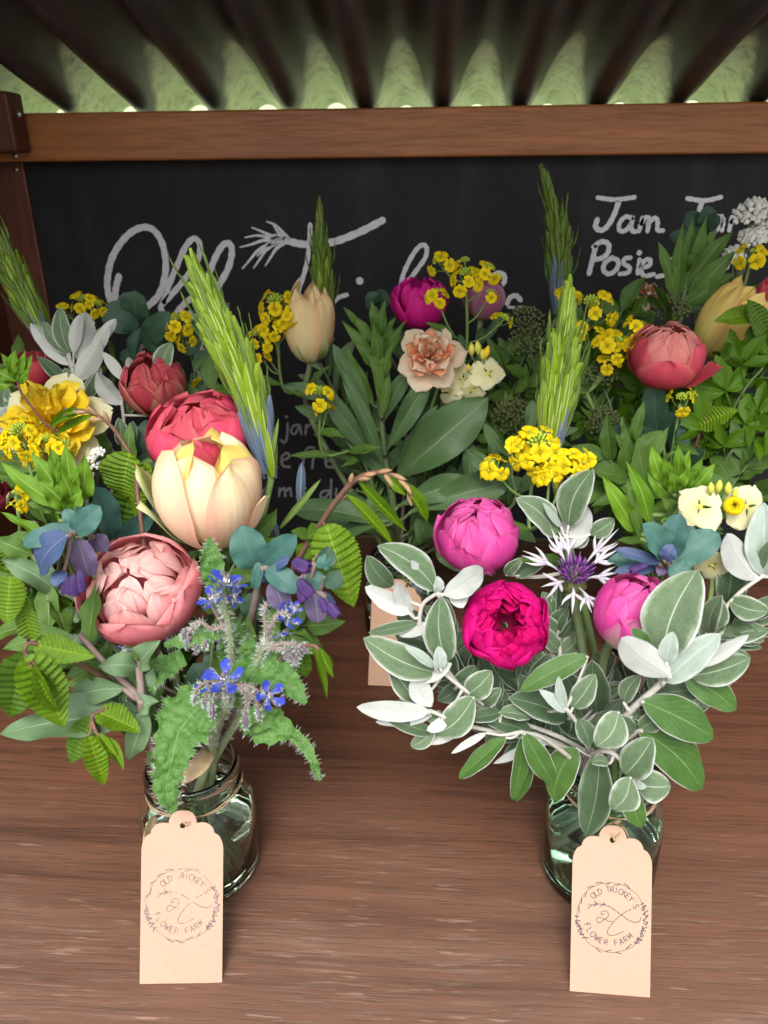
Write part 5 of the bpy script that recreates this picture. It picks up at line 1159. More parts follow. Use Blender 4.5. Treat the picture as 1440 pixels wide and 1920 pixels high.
# ------------------------------------------------------------------ hornbeam twigs
HG='pleated lime leaved twigs'
def buds_on(t, pts, n=8, seed=1):
    rg=random.Random(seed); m=MB(); k=len(pts)-1
    for i in range(n):
        f=.35+.65*i/n; j=min(int(f*k),k-1); p=pts[j]; tg=(pts[j+1]-pts[j]).normalized(); d=(tg+Vector((rg.uniform(-.6,.6),-.3,rg.uniform(-.5,.5)))).normalized(); m.blob(p,d,.0017,.010,6,4)
    obj('bud_scales',m.mesh('bud_scales',M['scale_']),t)
t=sprig('hornbeam_twig','pleated leaved twig arching out to the left over the tabletop','foliage','A',[(240,1310,.355),(140,1240,.335),(62,1205,.325),(46,1220,.322)],[
 (66,1208,181,1232,54,'horn',E2(ty=-.004)),(48,1232,122,1364,88,'horn',E2(dy=-.006,ty=-.006)),(45,1225,20,1346,86,'hornd',E2(dy=.006)),(62,1228,118,1290,46,'hornd',E2(dy=.002)),(60,1198,42,1112,42,'horn'),(20,1080,14,1172,70,'horn'),(66,1245,112,1335,30,'hornf',E2(dy=-.010)),(205,1270,165,1272,26,'hornd'),(60,1250,108,1300,14,'hornf',E2(dy=-.012))],'twig',(.0018,.0010),HG)
t=sprig('hornbeam_twig','pleated leaved twig drooping at the lower left of the left jar','foliage','A',[(268,1370,.345),(215,1330,.330),(178,1338,.324),(172,1350,.322)],[
 (183,1336,266,1374,54,'horn'),(172,1346,132,1432,54,'hornd',E2(dy=.004)),(166,1380,196,1474,44,'horn',E2(dy=-.004)),(186,1380,233,1446,24,'hornf',E2(dy=-.006)),(180,1375,222,1420,18,'hornf',E2(dy=-.004)),(178,1370,205,1440,26,'horn',E2(dy=.004))],'twig',(.0018,.0010),HG)
t=sprig('hornbeam_twig','bent brown twig with a large lime leaf, arching right of the blue flowers','foliage','A',[(510,1150,.40),(575,1020,.41),(600,985,.41),(626,945,.408),(660,905,.405),(692,888,.402),(728,887,.400),(757,905,.398),(775,930,.397)],[
 (612,985,664,1140,92,'horn',E2(ty=-.012,dy=-.006,var=0)),(578,1018,562,1055,36,'horn'),(602,985,584,1036,36,'hornd'),(578,1005,545,996,26,'hornd'),(650,928,740,1026,24,'hornf'),(672,902,764,998,22,'hornf'),(726,890,762,930,18,'hornf'),(755,903,802,980,26,'hornf'),(600,990,575,1010,34,'hornd')],'twig',(.0022,.0013),HG)
pts=catmull([P(600,985,.41),P(626,945,.408),P(660,905,.405),P(692,888,.402),P(728,887,.400),P(757,905,.398),P(790,965,.397)],16); buds_on(t,pts,9)
t=sprig('hornbeam_twig','reddish twig bending left over the daffodil with folded leaves','foliage','A',[(262,960,.43),(258,880,.45),(236,838,.46),(205,795,.462),(165,772,.462),(120,768,.462)],[
 (160,770,92,803,20,'hornf'),(175,778,100,818,16,'hornf'),(243,848,232,934,90,'horn',E2(dy=-.004)),(278,868,252,972,40,'horn'),(258,880,225,1000,60,'hornd',E2(dy=.012)),(150,768,115,775,14,'hornf')],'twig',(.0018,.0011),HG)
pts=catmull([P(236,838,.46),P(205,795,.462),P(165,772,.462),P(120,768,.462)],12); buds_on(t,pts,6,2)
t=sprig('hornbeam_twig','thin twig with a tuft of lime young leaves at the left edge','foliage','E',[(112,850,.53),(80,790,.53),(42,740,.53),(32,712,.53)],[
 (30,712,0,662,20,'lance'),(32,712,30,655,26,'lance'),(34,712,62,665,22,'lance'),(30,715,-12,690,24,'lance'),(36,718,58,690,22,'lance'),(24,722,-10,722,24,'lance'),(32,712,48,658,18,'lance')],'twig',(.0012,.0008),HG)
sprig('hornbeam_twig','drooping narrow twig leaves beside the hairy buds on the right of the left posy','foliage','A',[(470,1300,.37),(540,1225,.355),(585,1210,.345),(605,1225,.342)],[
 (585,1212,613,1312,16,'hornf'),(600,1215,626,1272,18,'hornf'),(605,1222,622,1258,14,'hornf'),(560,1215,575,1270,46,'hornd',E2(dy=.01))],'twig',(.0014,.0009),HG)
sprig('hornbeam_twig','pleated leaves behind the mustard at the lower left edge','foliage','A',[(200,1180,.40),(90,1130,.41),(20,1060,.41)],[
 (20,1062,-15,1000,60,'hornd'),(60,1110,100,1200,40,'hornd'),(10,1060,12,1165,66,'horn',E2(dy=-.01)),(90,1130,40,1110,30,'hornd'),(100,1140,80,1060,34,'hornd'),(150,1160,110,1220,40,'hornd')],'twig',(.0016,.001),HG)
t=sprig('hornbeam_twig','pleated leaved twig at the right edge of the back right posy','foliage','D',[(1300,850,.60),(1360,700,.61),(1420,660,.61)],[
 (1420,588,1338,602,40,'horn'),(1440,630,1400,560,46,'hornd'),(1385,660,1350,680,52,'hornd'),(1440,650,1372,660,60,'hornd'),(1310,800,1385,768,50,'horn'),(1400,640,1460,600,40,'hornd'),(1360,770,1420,790,44,'hornd')],'twig',(.0016,.001),HG)

# ------------------------------------------------------------------ leafy shoots
LG='leafy green shoots'
sprig('leafy_shoot','bright wavy leaved shoot on the left, below the daffodil','foliage','A',[(190,1100,.40),(150,1010,.415),(130,950,.42)],[
 (128,958,0,866,34,'lance'),(118,955,30,885,34,'lance'),(125,950,58,848,40,'lance'),(130,945,92,838,44,'lance'),(132,945,122,832,40,'lance'),(140,950,158,850,38,'lance'),(138,945,148,878,34,'lance'),(110,975,20,890,30,'lance'),(128,955,70,900,40,'lance',E2(dy=-.006)),(130,955,112,885,40,'lance',E2(dy=-.008)),(140,960,155,920,34,'lance',E2(dy=-.006)),(100,1015,0,960,22,'lance'),(85,1010,0,1012,34,'lanced'),(135,945,105,860,30,'lance'),(105,960,50,945,30,'lanced')],'stem',(.003,.002),LG,lname='leaf')
sprig('leafy_shoot','bright leafy shoot behind the teal bracts of the right front posy','foliage','B',[(1230,1150,.40),(1255,1030,.42),(1268,930,.425)],[
 (1195,1000,1128,888,36,'lance'),(1218,985,1172,862,30,'lance'),(1258,935,1212,876,32,'lance'),(1248,905,1222,834,28,'lance'),(1262,920,1245,856,26,'lance'),(1270,905,1272,832,24,'lance'),(1276,910,1294,842,24,'lance'),(1280,920,1312,880,28,'lance'),(1288,928,1342,868,30,'lance'),(1265,925,1258,880,24,'lance',E2(dy=-.006)),(1275,925,1290,880,26,'lance',E2(dy=-.006)),(1280,930,1320,855,22,'lance'),(1195,960,1165,965,18,'lance'),(1240,975,1275,960,26,'lance'),(1262,965,1240,930,26,'lanced'),(1200,1010,1175,900,20,'lanced')],'stem',(.003,.002),LG)
sprig('leafy_shoot','tall leafy shoot in the middle at the back, left of the apricot daffodil','foliage','C',[(738,960,.66),(722,860,.665),(712,740,.675),(706,620,.68)],[
 (705,650,642,575,22,'lanced'),(702,640,665,595,20,'lanced'),(705,630,695,562,20,'lanced'),(708,635,722,562,22,'lanced'),(712,650,742,595,22,'lanced'),(708,690,640,600,22,'lanced'),(712,700,762,600,26,'lanced'),(700,690,665,640,22,'lanced',E2(dy=-.006)),(712,700,700,600,24,'lanced',E2(dy=-.008)),(714,720,740,640,24,'lanced',E2(dy=-.006)),(700,760,650,650,22,'lanced'),(716,760,700,650,20,'lanced',E2(dy=-.008)),(705,800,625,645,34,'blade'),(722,850,806,702,40,'blade',E2(dy=-.012)),(735,905,917,746,84,'blade',E2(dy=-.012,var=2)),(722,880,600,720,36,'blade'),(728,900,640,690,28,'blade'),(700,820,590,740,26,'blade'),(716,800,770,690,30,'blade'),(735,920,640,800,34,'blade'),(716,740,690,660,18,'lanced',E2(dy=-.01)),(716,780,730,690,18,'lanced',E2(dy=-.01)),(735,930,820,760,40,'blade')],'stem_d',(.0045,.0022),LG)
sprig('leafy_shoot','leafy shoot top crossing the chalk words at the back right','foliage','D',[(1262,760,.66),(1270,640,.68),(1290,500,.69)],[
 (1270,565,1233,452,30,'lanced'),(1272,560,1282,415,26,'lanced'),(1280,540,1300,405,22,'lanced'),(1290,520,1325,405,22,'lanced'),(1295,500,1345,430,26,'lanced'),(1290,540,1376,432,34,'lanced'),(1290,560,1380,470,38,'lanced'),(1280,575,1378,512,40,'lanced'),(1275,590,1370,560,44,'blade'),(1272,540,1262,470,22,'lanced'),(1295,500,1300,440,22,'lanced'),(1300,490,1330,450,20,'lanced'),(1285,510,1310,470,22,'lanced',E2(dy=-.006)),(1300,480,1320,420,18,'lanced')],'stem_d',(.0035,.002),LG)
sprig('leafy_shoot','long grey green leaves lying out to the left of the left jar','foliage','A',[(300,1420,.345),(272,1350,.338),(265,1310,.336)],[
 (232,1290,125,1315,50,'bladeb',E2(dy=.004)),(255,1340,2,1378,86,'bladeb',E2(ty=-.004,var=1)),(262,1335,130,1310,40,'bladeb',E2(dy=.012)),(275,1330,240,1425,44,'bladeb',E2(dy=-.004)),(268,1330,300,1315,40,'bladeb'),(258,1250,182,1250,46,'bladeb',E2(dy=.01)),(262,1240,300,1200,50,'bladeb',E2(dy=.012)),(150,1190,120,1222,30,'bladeb',E2(dy=.03)),(280,1310,290,1250,34,'bladeb',E2(dy=.01)),(0,0,0,0,0,'bladeb')][:-1],'purp_stem',(.0032,.0026),LG)
sprig('leafy_shoot','grey green leaves at the left edge under the blue bracts','foliage','A',[(230,1230,.39),(150,1130,.40),(110,1110,.40)],[
 (112,1112,0,1050,50,'bladeb'),(130,1120,40,1050,34,'bladeb',E2(dy=.01)),(150,1140,120,1170,34,'bladeb'),(60,1040,-10,1010,40,'lanced'),(150,1165,175,1215,40,'blade')],'stem_d',(.003,.002),LG)
sprig('leafy_shoot','broad grey green leaves low behind the arching twig','foliage','C',[(745,985,.62),(720,960,.61),(690,955,.60)],[
 (725,985,545,955,52,'blade'),(745,950,890,900,50,'blade'),(770,960,960,905,62,'blade',E2(dy=-.01)),(735,975,640,1000,34,'blade'),(760,1010,830,960,34,'blade'),(745,1000,690,930,34,'blade'),(740,1010,590,965,40,'blade',E2(dy=.02)),(765,1000,800,930,28,'blade')],'stem_d',(.003,.002),LG)

# ------------------------------------------------------------------ honeywort (teal leaves, blue bracts, purple bells)
CG='teal honeywort with blue bracts'
def honeywort(label,bq,path,leaves,bells,r=(.0026,.0016)):
    t=sprig('honeywort',label,'flower',bq,path,leaves,'purp_stem',r,CG,lname='bract'); Y=path[-1][2]; rg=random.Random(len(bells)+3)
    for bx,by,tx,ty,w in bells:
        a=P(bx,by,Y-.012); b=P(tx,ty,Y-.016); ax=(b-a); L=ax.length; R=w*mpp(a)/2
        FM=flower_matrix(a,ax)
        for i in range(5): obj('bell_petal',petal_mesh('bell_petal',M['purp'],'barrel',R,L,PI/5*1.25,2*PI*i/5,rg,ruffle=.05,nu=4,nv=6),t,FM)
    return t
honeywort('honeywort with a broad blue bract and dark purple bells, left of the pink tulip','A',[(250,1230,.43),(225,1060,.445),(170,1005,.40),(132,1000,.375)],[
 (142,992,42,1022,40,'cer',E2(dy=-.004)),(138,1000,188,948,46,'cer'),(212,1012,180,912,52,'cer',E2(dy=.012)),(170,1010,142,950,40,'cer',E2(dy=.006)),(126,1004,74,1072,74,'cerb',E2(dy=-.008,roll=20)),(145,1008,168,1082,46,'cerp',E2(dy=-.002)),(120,1070,102,1100,28,'cerb',E2(dy=-.008)),(175,1005,200,1035,34,'cerp'),(225,1020,290,955,40,'cer',E2(dy=.03)),(150,990,120,955,30,'cer')],
 [(125,1078,122,1116,20),(138,1075,140,1120,20),(150,1068,154,1112,18),(130,1085,133,1115,14)])
honeywort('honeywort with teal leaves and purple bells hanging right, beside the cream tulip','A',[(450,1230,.40),(480,1120,.392),(490,1066,.386),(540,1078,.378),(590,1105,.372),(612,1120,.37)],[
 (482,1066,452,984,70,'cer',E2(dy=.006)),(490,1062,556,1002,50,'cer'),(487,1052,477,1106,22,'cer'),(492,1060,502,1094,26,'cerb'),(500,1066,562,1110,44,'cer',E2(dy=-.006)),(512,1088,536,1146,44,'cerp'),(588,1105,597,1168,44,'cerp'),(592,1055,622,1062,32,'cer'),(575,1078,606,1102,38,'cer'),(600,1110,622,1150,28,'cerb'),(505,1062,542,1048,34,'cerb'),(560,1085,590,1110,36,'cerb'),(610,1080,640,1100,40,'cerd'),(480,1110,470,1165,46,'cerd',E2(dy=.012)),(596,1040,630,1058,40,'cerd',E2(dy=.01))],
 [(548,1052,582,1068,28),(558,1086,586,1118,26),(612,1128,634,1158,24),(562,1100,570,1130,20),(600,1120,612,1148,18)])
honeywort('honeywort of the right front posy, teal leaves fanning above the pink tulip bud','B',[(1240,1180,.395),(1250,1090,.393),(1255,1050,.39)],[
 (1256,1045,1276,962,52,'cer'),(1250,1042,1206,982,52,'cer'),(1264,1052,1350,1002,60,'cer',E2(dy=-.004)),(1256,1060,1290,1088,48,'cer',E2(dy=-.008)),(1236,1056,1152,1030,24,'cerb',E2(dy=-.006)),(1230,1064,1152,1072,24,'cerb'),(1246,1050,1262,1020,30,'cerb',E2(dy=-.01)),(1245,1060,1235,1080,24,'cerp'),(1190,1060,1140,1050,30,'cer',E2(dy=.01)),(1255,1050,1300,985,44,'cer',E2(dy=.008)),(1260,1046,1240,985,46,'cer',E2(dy=.006))],
 [(1215,1058,1180,1072,16)])
sprig('round_leaf_sprig','dark round teal leaves in front of the chalk word Old','foliage','E',[(300,800,.66),(268,680,.68),(255,600,.69)],[
 (258,608,190,582,60,'cerd'),(258,600,255,545,56,'cerd'),(255,600,232,548,46,'cerd',E2(dy=.01)),(272,640,318,585,44,'cerd'),(262,650,238,636,60,'cerd'),(270,650,305,625,46,'cerd'),(262,610,200,605,40,'cerd'),(268,690,225,660,40,'cerd')],'purp_stem',(.002,.0013),'dark round leaved sprigs',lname='leaf')
sprig('round_leaf_sprig','dark teal leaves hanging behind the arching bud spike','foliage','E',[(370,800,.66),(372,690,.68),(385,620,.69)],[
 (385,640,378,590,44,'cerd'),(385,620,430,568,34,'cerd'),(372,660,350,640,40,'cerd'),(390,655,388,700,50,'cerd'),(370,700,400,740,44,'cerd'),(365,760,330,760,46,'cerd'),(370,790,410,820,46,'cerd')],'purp_stem',(.002,.0013),'dark round leaved sprigs',lname='leaf')
sprig('round_leaf_sprig','dark teal leaf tips behind the leafy shoot and the magenta tulip','foliage','C',[(760,760,.74),(720,640,.76),(705,575,.77)],[
 (704,575,690,548,34,'cerd'),(706,570,725,545,36,'cerd'),(760,740,840,720,40,'cerd'),(720,640,770,640,44,'cerd'),(950,700,990,640,30,'cerd')],'purp_stem',(.002,.0013),'dark round leaved sprigs',lname='leaf')
sprig('round_leaf_sprig','dark teal leaves behind the shoot that crosses the words Jam Jar','foliage','D',[(1290,700,.72),(1310,520,.75),(1318,430,.76)],[
 (1318,430,1285,400,34,'cerd'),(1320,425,1325,385,36,'cerd'),(1312,460,1255,440,34,'cerd'),(1320,430,1350,405,30,'cerd'),(1330,520,1385,480,44,'cerd')],'purp_stem',(.002,.0013),'dark round leaved sprigs',lname='leaf')

# grey leaved sprig at the back left
sprig('grey_leaf_sprig','pale grey leaved sprig at the back left, beside the post','foliage','E',[(160,840,.60),(142,750,.61),(136,690,.61)],[
 (130,684,56,606,42,'senp',F_),(130,662,112,576,34,'sen'),(126,664,80,602,26,'sen'),(138,662,152,588,24,'senp',F_),(165,690,160,584,52,'senp',E2(flip=True,dy=.006)),(180,645,218,598,22,'senp',F_),(172,668,206,612,26,'senp',F_),(144,714,188,640,40,'senp',E2(flip=True,dy=-.006)),(134,728,70,668,28,'send'),(146,760,128,715,28,'senp',F_),(150,760,178,700,26,'sen'),(160,755,190,690,22,'sen'),(150,730,120,690,22,'sen')],'stem_w',(.0022,.0014),GRP)
sprig('grey_leaf_sprig','pale grey leaves around the dark red tulip at the back left','foliage','E',[(225,880,.58),(232,800,.595),(228,750,.60)],[
 (230,758,181,698,40,'senp',F_),(230,712,192,660,22,'senp',F_),(300,700,322,642,36,'sen'),(228,835,222,783,28,'sen',E2(dy=-.01)),(205,860,165,805,34,'seng',E2(dy=-.01)),(210,865,190,830,22,'senp'),(235,780,265,720,34,'send',E2(dy=.006)),(255,720,240,670,24,'senp',E2(flip=True,dy=.01)),(330,770,365,755,40,'send'),(235,840,250,790,30,'send')],'stem_w',(.002,.0013),GRP)
sprig('grey_leaf_sprig','grey leaves at the far left edge behind the daffodil','foliage','E',[(40,900,.57),(10,800,.58),(0,760,.58)],[
 (10,790,-15,730,36,'senp'),(5,800,-10,845,50,'senp',F_),(15,780,10,720,30,'sen'),(20,800,-20,770,40,'senp'),(12,840,-15,880,40,'sen')],'stem_w',(.002,.0013),GRP)

# ------------------------------------------------------------------ borage
M['bor_stem']=plain('hairy_green_stem',(.17,.21,.11,1),.6,.3,.3)
def borage():
    rg=random.Random(9)
    def calyx(t,c,ax,R,n=5,open_=.6):
        FM=flower_matrix(c,ax); h=MB()
        for i in range(n):
            a=2*PI*i/n; me=petal_mesh('sepal',M['sepal'],'open' if open_>.5 else 'bud',R*.75,R*1.0,.20,a,rg,point=1,nu=3,nv=6,ruffle=.02)
            obj('sepal',me,t,FM@Matrix.Translation((0,0,-R*.25)))
            d=FM.to_3x3()@Vector((math.cos(a),math.sin(a),.4))
            for q in range(11): hair_mesh(h, c+d*R*rg.uniform(.15,1.0), d*.3+Vector((rg.gauss(0,1),rg.gauss(0,1),rg.gauss(0,1)))*.7, rg.uniform(.0012,.0026))
        obj('hairs',h.mesh('hairs',M['hair'],False),t,kind='stuff')
    def star(t,px,py,Y,r,ax):
        c=P(px,py,Y); R=r*mpp(c); FM=flower_matrix(c,ax)
        for i in range(5):
            me=petal_mesh('petal',M['blue'],'open',R*.66,R*.42,.42,2*PI*i/5+.3,rg,point=1,nu=5,nv=7,ruffle=.04); obj('petal',me,t,FM@Matrix.Translation((0,0,-R*.1)))
        m=MB(); m.blob(c,Vector(ax),R*.14,R*.5,6,4); obj('cone',m.mesh('cone',M['sepal']),t)
        m=MB()
        for i in range(5): m.blob(c+FM.to_3x3()@Vector((.12*R*math.cos(i*1.256),.12*R*math.sin(i*1.256),0)),Vector(ax),R*.06,R*.25,5,3)
        obj('white_scales',m.mesh('white_scales',M['umbel_w']),t)
        calyx(t,c-Vector(ax).normalized()*R*.15,ax,R*.78)
    def bud(t,px,py,Y,l,dx=0):
        c=P(px,py,Y); L=l*mpp(c); ax=Vector((dx,-.15,-1)).normalized(); m=MB()
        for i in range(5):
            a=2*PI*i/5; s=ax.orthogonal().normalized(); d=s*math.cos(a)+ax.cross(s)*math.sin(a); m.blob(c-ax*L*.5+d*L*.09,ax-d*.10,L*.14,L*1.0,6,5)
        o=obj('bud',m.mesh('bud',M['sepal']),t); h=MB()
        for q in range(60):
            f=rg.random(); d=Vector((rg.gauss(0,1),rg.gauss(0,1),rg.gauss(0,1))); d=(d-ax*d.dot(ax)).normalized(); hair_mesh(h,c-ax*L*.5+ax*L*f+d*L*.2*math.sin(PI*min(1,.2+f*.75)),d+ax*rg.uniform(-.1,.7),rg.uniform(.0012,.0026))
        obj('hairs',h.mesh('hairs',M['hair'],False),o,kind='stuff')
    # tall nodding stem
    pts3=[P(418,1330,.375),P(432,1250,.368),P(432,1190,.362),P(420,1140,.357),P(408,1112,.355)]; pts=stem_path('A',pts3[-1],None,pts3[:-1],30)
    t=thing('borage','borage with blue stars on a nodding hairy stem, right of the pink tulip','flower',pts[0],'blue borage stems'); add_stem(t,pts,.0032,.0016,M['bor_stem'],n=8)
    h=MB(); hairs_on_path(pts[10:],.0022,460,.0034,rg,h)
    br=catmull([pts[22],P(400,1180,.358),P(372,1165,.356),P(352,1190,.356)],10); m=MB(); m.tube(br,.0012,6)
    br2=catmull([pts[20],P(405,1150,.36),P(395,1130,.36)],8); m.tube(br2,.0011,6); obj('side_stem',m.mesh('side_stem',M['purp_stem']),t); hairs_on_path(br,.0011,160,.003,rg,h)
    obj('hairs',h.mesh('hairs',M['hair'],False),t,kind='stuff')
    star(t,424,1092,.357,40,(.25,.15,.75)); star(t,398,1122,.352,32,(-.35,-.30,.8)); star(t,438,1118,.360,24,(.6,-.2,.2))
    for px,py,l in ((352,1205,30),(368,1215,26),(345,1190,26),(385,1210,24)): bud(t,px,py,.355,l,-.3)
    path_leaf(t,M['bor'],[(450,1290,.004),(442,1220,-.002),(428,1150,.004)],[20,52,58,44,10],.372,hairs=160,seed=3)
    path_leaf(t,M['bor'],[(400,1110,.0),(398,1060,.0),(392,1008,.004)],[10,40,46,34,6],.385,hairs=120,seed=4,label='small upright hairy leaf under the cream tulip')
    # front cluster
    pts3=[P(400,1380,.352),P(425,1320,.342),P(432,1285,.336)]; pts=stem_path('A',pts3[-1],None,pts3[:-1],24)
    t=thing('borage','borage with blue stars and drooping furry buds, low at the front of the left posy','flower',pts[0],'blue borage stems'); add_stem(t,pts,.0032,.0020,M['bor_stem'],n=8)
    h=MB(); hairs_on_path(pts[10:],.0024,400,.003,rg,h); m=MB()
    for q in ([(400,1275),(370,1290),(365,1310)],[(415,1285),(402,1300),(398,1325)],[(450,1285),(462,1310),(460,1335)],[(465,1285),(490,1300),(505,1310)],[(455,1290),(480,1310),(486,1330)],[(410,1280),(390,1300),(384,1315)]):
        br=catmull([pts[-1]]+[P(x,y,.332) for x,y in q],10); m.tube(br,.0010,6); hairs_on_path(br,.0010,110,.0026,rg,h)
    obj('side_stem',m.mesh('side_stem',M['purp_stem']),t); obj('hairs',h.mesh('hairs',M['hair'],False),t,kind='stuff')
    star(t,420,1272,.330,40,(.05,-.45,1)); star(t,506,1304,.330,32,(.45,-.5,.5)); star(t,388,1282,.334,24,(-.3,-.3,1)); add_stem(t,catmull([pts[-5],P(330,1300,.372),P(262,1250,.366),P(237,1222,.352)],10),.0010,.0008,M['purp_stem'],'flower_stalk',6); star(t,235,1218,.352,18,(-.3,-.7,-.3))
    for px,py,l,dx in ((366,1310,26,-.3),(384,1318,26,0),(398,1335,36,0),(460,1352,38,0),(486,1340,28,.2),(422,1300,20,0)): bud(t,px,py,.331,l,dx)
    path_leaf(t,M['bor'],[(412,1312,.0),(370,1330,-.008),(335,1375,-.014),(322,1430,-.022),(312,1475,-.026),(326,1524,-.030)],[36,92,108,88,60,56,44,10],.345,hairs=260,seed=5,nv=80,nu=18,label='long hairy leaf hanging down over the jar mouth',fold=.12)
    path_leaf(t,M['bor'],[(452,1345,.004),(500,1360,-.004),(548,1378,-.010),(578,1408,-.016),(600,1464,-.020)],[26,56,74,56,24,26,20,16,8],.345,hairs=180,seed=6,nv=64,label='hairy leaf reaching right with a curled crinkled tip',wave=.09,crinkle=.05)
    path_leaf(t,M['bor'],[(420,1262,.006),(490,1258,.0),(540,1280,-.006),(573,1320,-.012)],[20,48,58,54,36,8],.352,hairs=170,seed=7,nv=50)
    path_leaf(t,M['bor'],[(345,1232,.006),(290,1262,.0),(245,1285,-.004),(210,1302,-.006)],[30,46,52,46,34,8],.350,hairs=140,seed=8)
    path_leaf(t,M['bor'],[(424,1185,.006),(370,1195,.0),(308,1210,-.004)],[10,26,30,26,8],.358,hairs=160,seed=9)
    path_leaf(t,M['bor'],[(380,1330,.004),(330,1370,.004),(300,1420,.004),(296,1450,.0)],[30,60,60,40,10],.352,hairs=120,seed=10)
    # right cluster
    pts3=[P(455,1330,.365),(P(480,1250,.357)),P(500,1200,.353)]; pts=stem_path('A',pts3[-1],None,pts3[:-1],24)
    t=thing('borage','borage with furry grey buds and small blue stars under the purple bells','flower',pts[0],'blue borage stems'); add_stem(t,pts,.0030,.0016,M['bor_stem'],n=8)
    h=MB(); hairs_on_path(pts[9:],.0022,420,.0034,rg,h); m=MB()
    for q in ([(500,1190),(495,1150),(500,1130)],[(510,1170),(525,1150),(540,1150)],[(510,1210),(540,1205),(560,1215)],[(505,1215),(530,1215),(548,1232)]):
        br=catmull([pts[-1]]+[P(x,y,.350) for x,y in q],10); m.tube(br,.0011,6); hairs_on_path(br,.0010,140,.003,rg,h)
    obj('side_stem',m.mesh('side_stem',M['purp_stem']),t); obj('hairs',h.mesh('hairs',M['hair'],False),t,kind='stuff')
    star(t,540,1156,.350,28,(.5,-.3,.5)); star(t,530,1188,.350,22,(.2,-.4,-.6)); star(t,552,1140,.352,18,(.4,-.2,.8))
    for px,py,l,dx in ((560,1222,30,.5),(572,1215,28,.6),(548,1235,30,.2),(538,1228,26,.1),(556,1240,24,.3)): bud(t,px,py,.348,l,dx)
    path_leaf(t,M['bor'],[(500,1225,.002),(520,1255,.0),(545,1300,-.006)],[16,34,36,24,6],.356,hairs=120,seed=12)
    path_leaf(t,M['bor'],[(470,1290,.002),(465,1230,.0),(470,1190,.004)],[20,40,44,30,6],.368,hairs=100,seed=13)
borage()

# ------------------------------------------------------------------ umbels and filler foliage
umbel('olive bud head right of the cream wallflower, at the back','bud_umbel','C',[(965,785,.66,46)],'umbel',seed=1,nb=90,leaves=3)
umbel('olive bud head under the apricot striped daffodil','bud_umbel','D',[(1258,580,.67,34)],'umbel',seed=2,nb=80,leaves=3)
umbel('dark olive bud heads low in the back right posy','bud_umbel','D',[(1180,830,.60,44),(1130,790,.61,34),(1130,700,.63,30)],'umbel',seed=3,nb=80,leaves=4)
umbel('small olive bud heads between the two tall spikes','bud_umbel','C',[(995,640,.69,40),(985,600,.70,34),(960,770,.67,30)],'umbel',seed=4,nb=80,leaves=3)
umbel('white umbel flowers at the upper right edge','white_umbel','D',[(1412,400,.71,30),(1412,445,.71,20),(1440,410,.72,24),(1375,480,.71,14),(1350,500,.71,10)],'umbel_w',seed=5,nb=46,size=.0030,via=[(1420,620,.69)],flat=.6)
umbel('tiny white flowers beside the lime leaf on the left','white_umbel','A',[(170,872,.47,16),(182,850,.47,10),(162,890,.47,10)],'umbel_w',seed=6,nb=14,size=.0018)
SG='leafy filler stems'
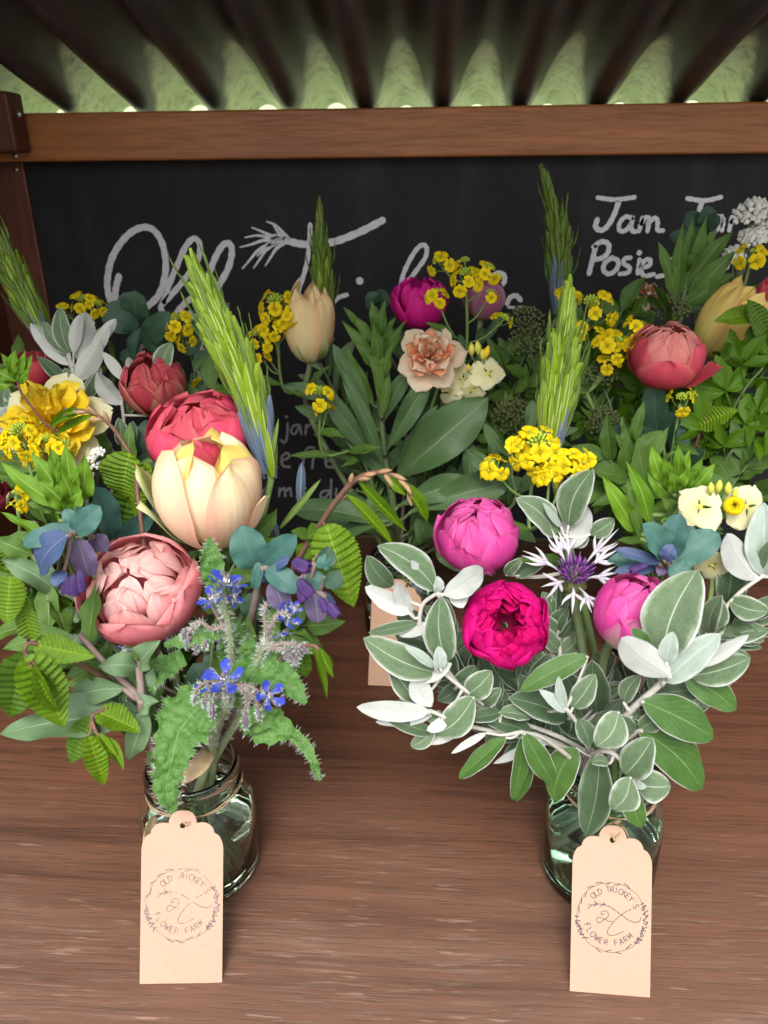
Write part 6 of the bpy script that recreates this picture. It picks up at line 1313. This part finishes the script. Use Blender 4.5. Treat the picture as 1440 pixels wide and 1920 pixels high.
for lb,bq,path,n,kd,ln,wd,sd in (
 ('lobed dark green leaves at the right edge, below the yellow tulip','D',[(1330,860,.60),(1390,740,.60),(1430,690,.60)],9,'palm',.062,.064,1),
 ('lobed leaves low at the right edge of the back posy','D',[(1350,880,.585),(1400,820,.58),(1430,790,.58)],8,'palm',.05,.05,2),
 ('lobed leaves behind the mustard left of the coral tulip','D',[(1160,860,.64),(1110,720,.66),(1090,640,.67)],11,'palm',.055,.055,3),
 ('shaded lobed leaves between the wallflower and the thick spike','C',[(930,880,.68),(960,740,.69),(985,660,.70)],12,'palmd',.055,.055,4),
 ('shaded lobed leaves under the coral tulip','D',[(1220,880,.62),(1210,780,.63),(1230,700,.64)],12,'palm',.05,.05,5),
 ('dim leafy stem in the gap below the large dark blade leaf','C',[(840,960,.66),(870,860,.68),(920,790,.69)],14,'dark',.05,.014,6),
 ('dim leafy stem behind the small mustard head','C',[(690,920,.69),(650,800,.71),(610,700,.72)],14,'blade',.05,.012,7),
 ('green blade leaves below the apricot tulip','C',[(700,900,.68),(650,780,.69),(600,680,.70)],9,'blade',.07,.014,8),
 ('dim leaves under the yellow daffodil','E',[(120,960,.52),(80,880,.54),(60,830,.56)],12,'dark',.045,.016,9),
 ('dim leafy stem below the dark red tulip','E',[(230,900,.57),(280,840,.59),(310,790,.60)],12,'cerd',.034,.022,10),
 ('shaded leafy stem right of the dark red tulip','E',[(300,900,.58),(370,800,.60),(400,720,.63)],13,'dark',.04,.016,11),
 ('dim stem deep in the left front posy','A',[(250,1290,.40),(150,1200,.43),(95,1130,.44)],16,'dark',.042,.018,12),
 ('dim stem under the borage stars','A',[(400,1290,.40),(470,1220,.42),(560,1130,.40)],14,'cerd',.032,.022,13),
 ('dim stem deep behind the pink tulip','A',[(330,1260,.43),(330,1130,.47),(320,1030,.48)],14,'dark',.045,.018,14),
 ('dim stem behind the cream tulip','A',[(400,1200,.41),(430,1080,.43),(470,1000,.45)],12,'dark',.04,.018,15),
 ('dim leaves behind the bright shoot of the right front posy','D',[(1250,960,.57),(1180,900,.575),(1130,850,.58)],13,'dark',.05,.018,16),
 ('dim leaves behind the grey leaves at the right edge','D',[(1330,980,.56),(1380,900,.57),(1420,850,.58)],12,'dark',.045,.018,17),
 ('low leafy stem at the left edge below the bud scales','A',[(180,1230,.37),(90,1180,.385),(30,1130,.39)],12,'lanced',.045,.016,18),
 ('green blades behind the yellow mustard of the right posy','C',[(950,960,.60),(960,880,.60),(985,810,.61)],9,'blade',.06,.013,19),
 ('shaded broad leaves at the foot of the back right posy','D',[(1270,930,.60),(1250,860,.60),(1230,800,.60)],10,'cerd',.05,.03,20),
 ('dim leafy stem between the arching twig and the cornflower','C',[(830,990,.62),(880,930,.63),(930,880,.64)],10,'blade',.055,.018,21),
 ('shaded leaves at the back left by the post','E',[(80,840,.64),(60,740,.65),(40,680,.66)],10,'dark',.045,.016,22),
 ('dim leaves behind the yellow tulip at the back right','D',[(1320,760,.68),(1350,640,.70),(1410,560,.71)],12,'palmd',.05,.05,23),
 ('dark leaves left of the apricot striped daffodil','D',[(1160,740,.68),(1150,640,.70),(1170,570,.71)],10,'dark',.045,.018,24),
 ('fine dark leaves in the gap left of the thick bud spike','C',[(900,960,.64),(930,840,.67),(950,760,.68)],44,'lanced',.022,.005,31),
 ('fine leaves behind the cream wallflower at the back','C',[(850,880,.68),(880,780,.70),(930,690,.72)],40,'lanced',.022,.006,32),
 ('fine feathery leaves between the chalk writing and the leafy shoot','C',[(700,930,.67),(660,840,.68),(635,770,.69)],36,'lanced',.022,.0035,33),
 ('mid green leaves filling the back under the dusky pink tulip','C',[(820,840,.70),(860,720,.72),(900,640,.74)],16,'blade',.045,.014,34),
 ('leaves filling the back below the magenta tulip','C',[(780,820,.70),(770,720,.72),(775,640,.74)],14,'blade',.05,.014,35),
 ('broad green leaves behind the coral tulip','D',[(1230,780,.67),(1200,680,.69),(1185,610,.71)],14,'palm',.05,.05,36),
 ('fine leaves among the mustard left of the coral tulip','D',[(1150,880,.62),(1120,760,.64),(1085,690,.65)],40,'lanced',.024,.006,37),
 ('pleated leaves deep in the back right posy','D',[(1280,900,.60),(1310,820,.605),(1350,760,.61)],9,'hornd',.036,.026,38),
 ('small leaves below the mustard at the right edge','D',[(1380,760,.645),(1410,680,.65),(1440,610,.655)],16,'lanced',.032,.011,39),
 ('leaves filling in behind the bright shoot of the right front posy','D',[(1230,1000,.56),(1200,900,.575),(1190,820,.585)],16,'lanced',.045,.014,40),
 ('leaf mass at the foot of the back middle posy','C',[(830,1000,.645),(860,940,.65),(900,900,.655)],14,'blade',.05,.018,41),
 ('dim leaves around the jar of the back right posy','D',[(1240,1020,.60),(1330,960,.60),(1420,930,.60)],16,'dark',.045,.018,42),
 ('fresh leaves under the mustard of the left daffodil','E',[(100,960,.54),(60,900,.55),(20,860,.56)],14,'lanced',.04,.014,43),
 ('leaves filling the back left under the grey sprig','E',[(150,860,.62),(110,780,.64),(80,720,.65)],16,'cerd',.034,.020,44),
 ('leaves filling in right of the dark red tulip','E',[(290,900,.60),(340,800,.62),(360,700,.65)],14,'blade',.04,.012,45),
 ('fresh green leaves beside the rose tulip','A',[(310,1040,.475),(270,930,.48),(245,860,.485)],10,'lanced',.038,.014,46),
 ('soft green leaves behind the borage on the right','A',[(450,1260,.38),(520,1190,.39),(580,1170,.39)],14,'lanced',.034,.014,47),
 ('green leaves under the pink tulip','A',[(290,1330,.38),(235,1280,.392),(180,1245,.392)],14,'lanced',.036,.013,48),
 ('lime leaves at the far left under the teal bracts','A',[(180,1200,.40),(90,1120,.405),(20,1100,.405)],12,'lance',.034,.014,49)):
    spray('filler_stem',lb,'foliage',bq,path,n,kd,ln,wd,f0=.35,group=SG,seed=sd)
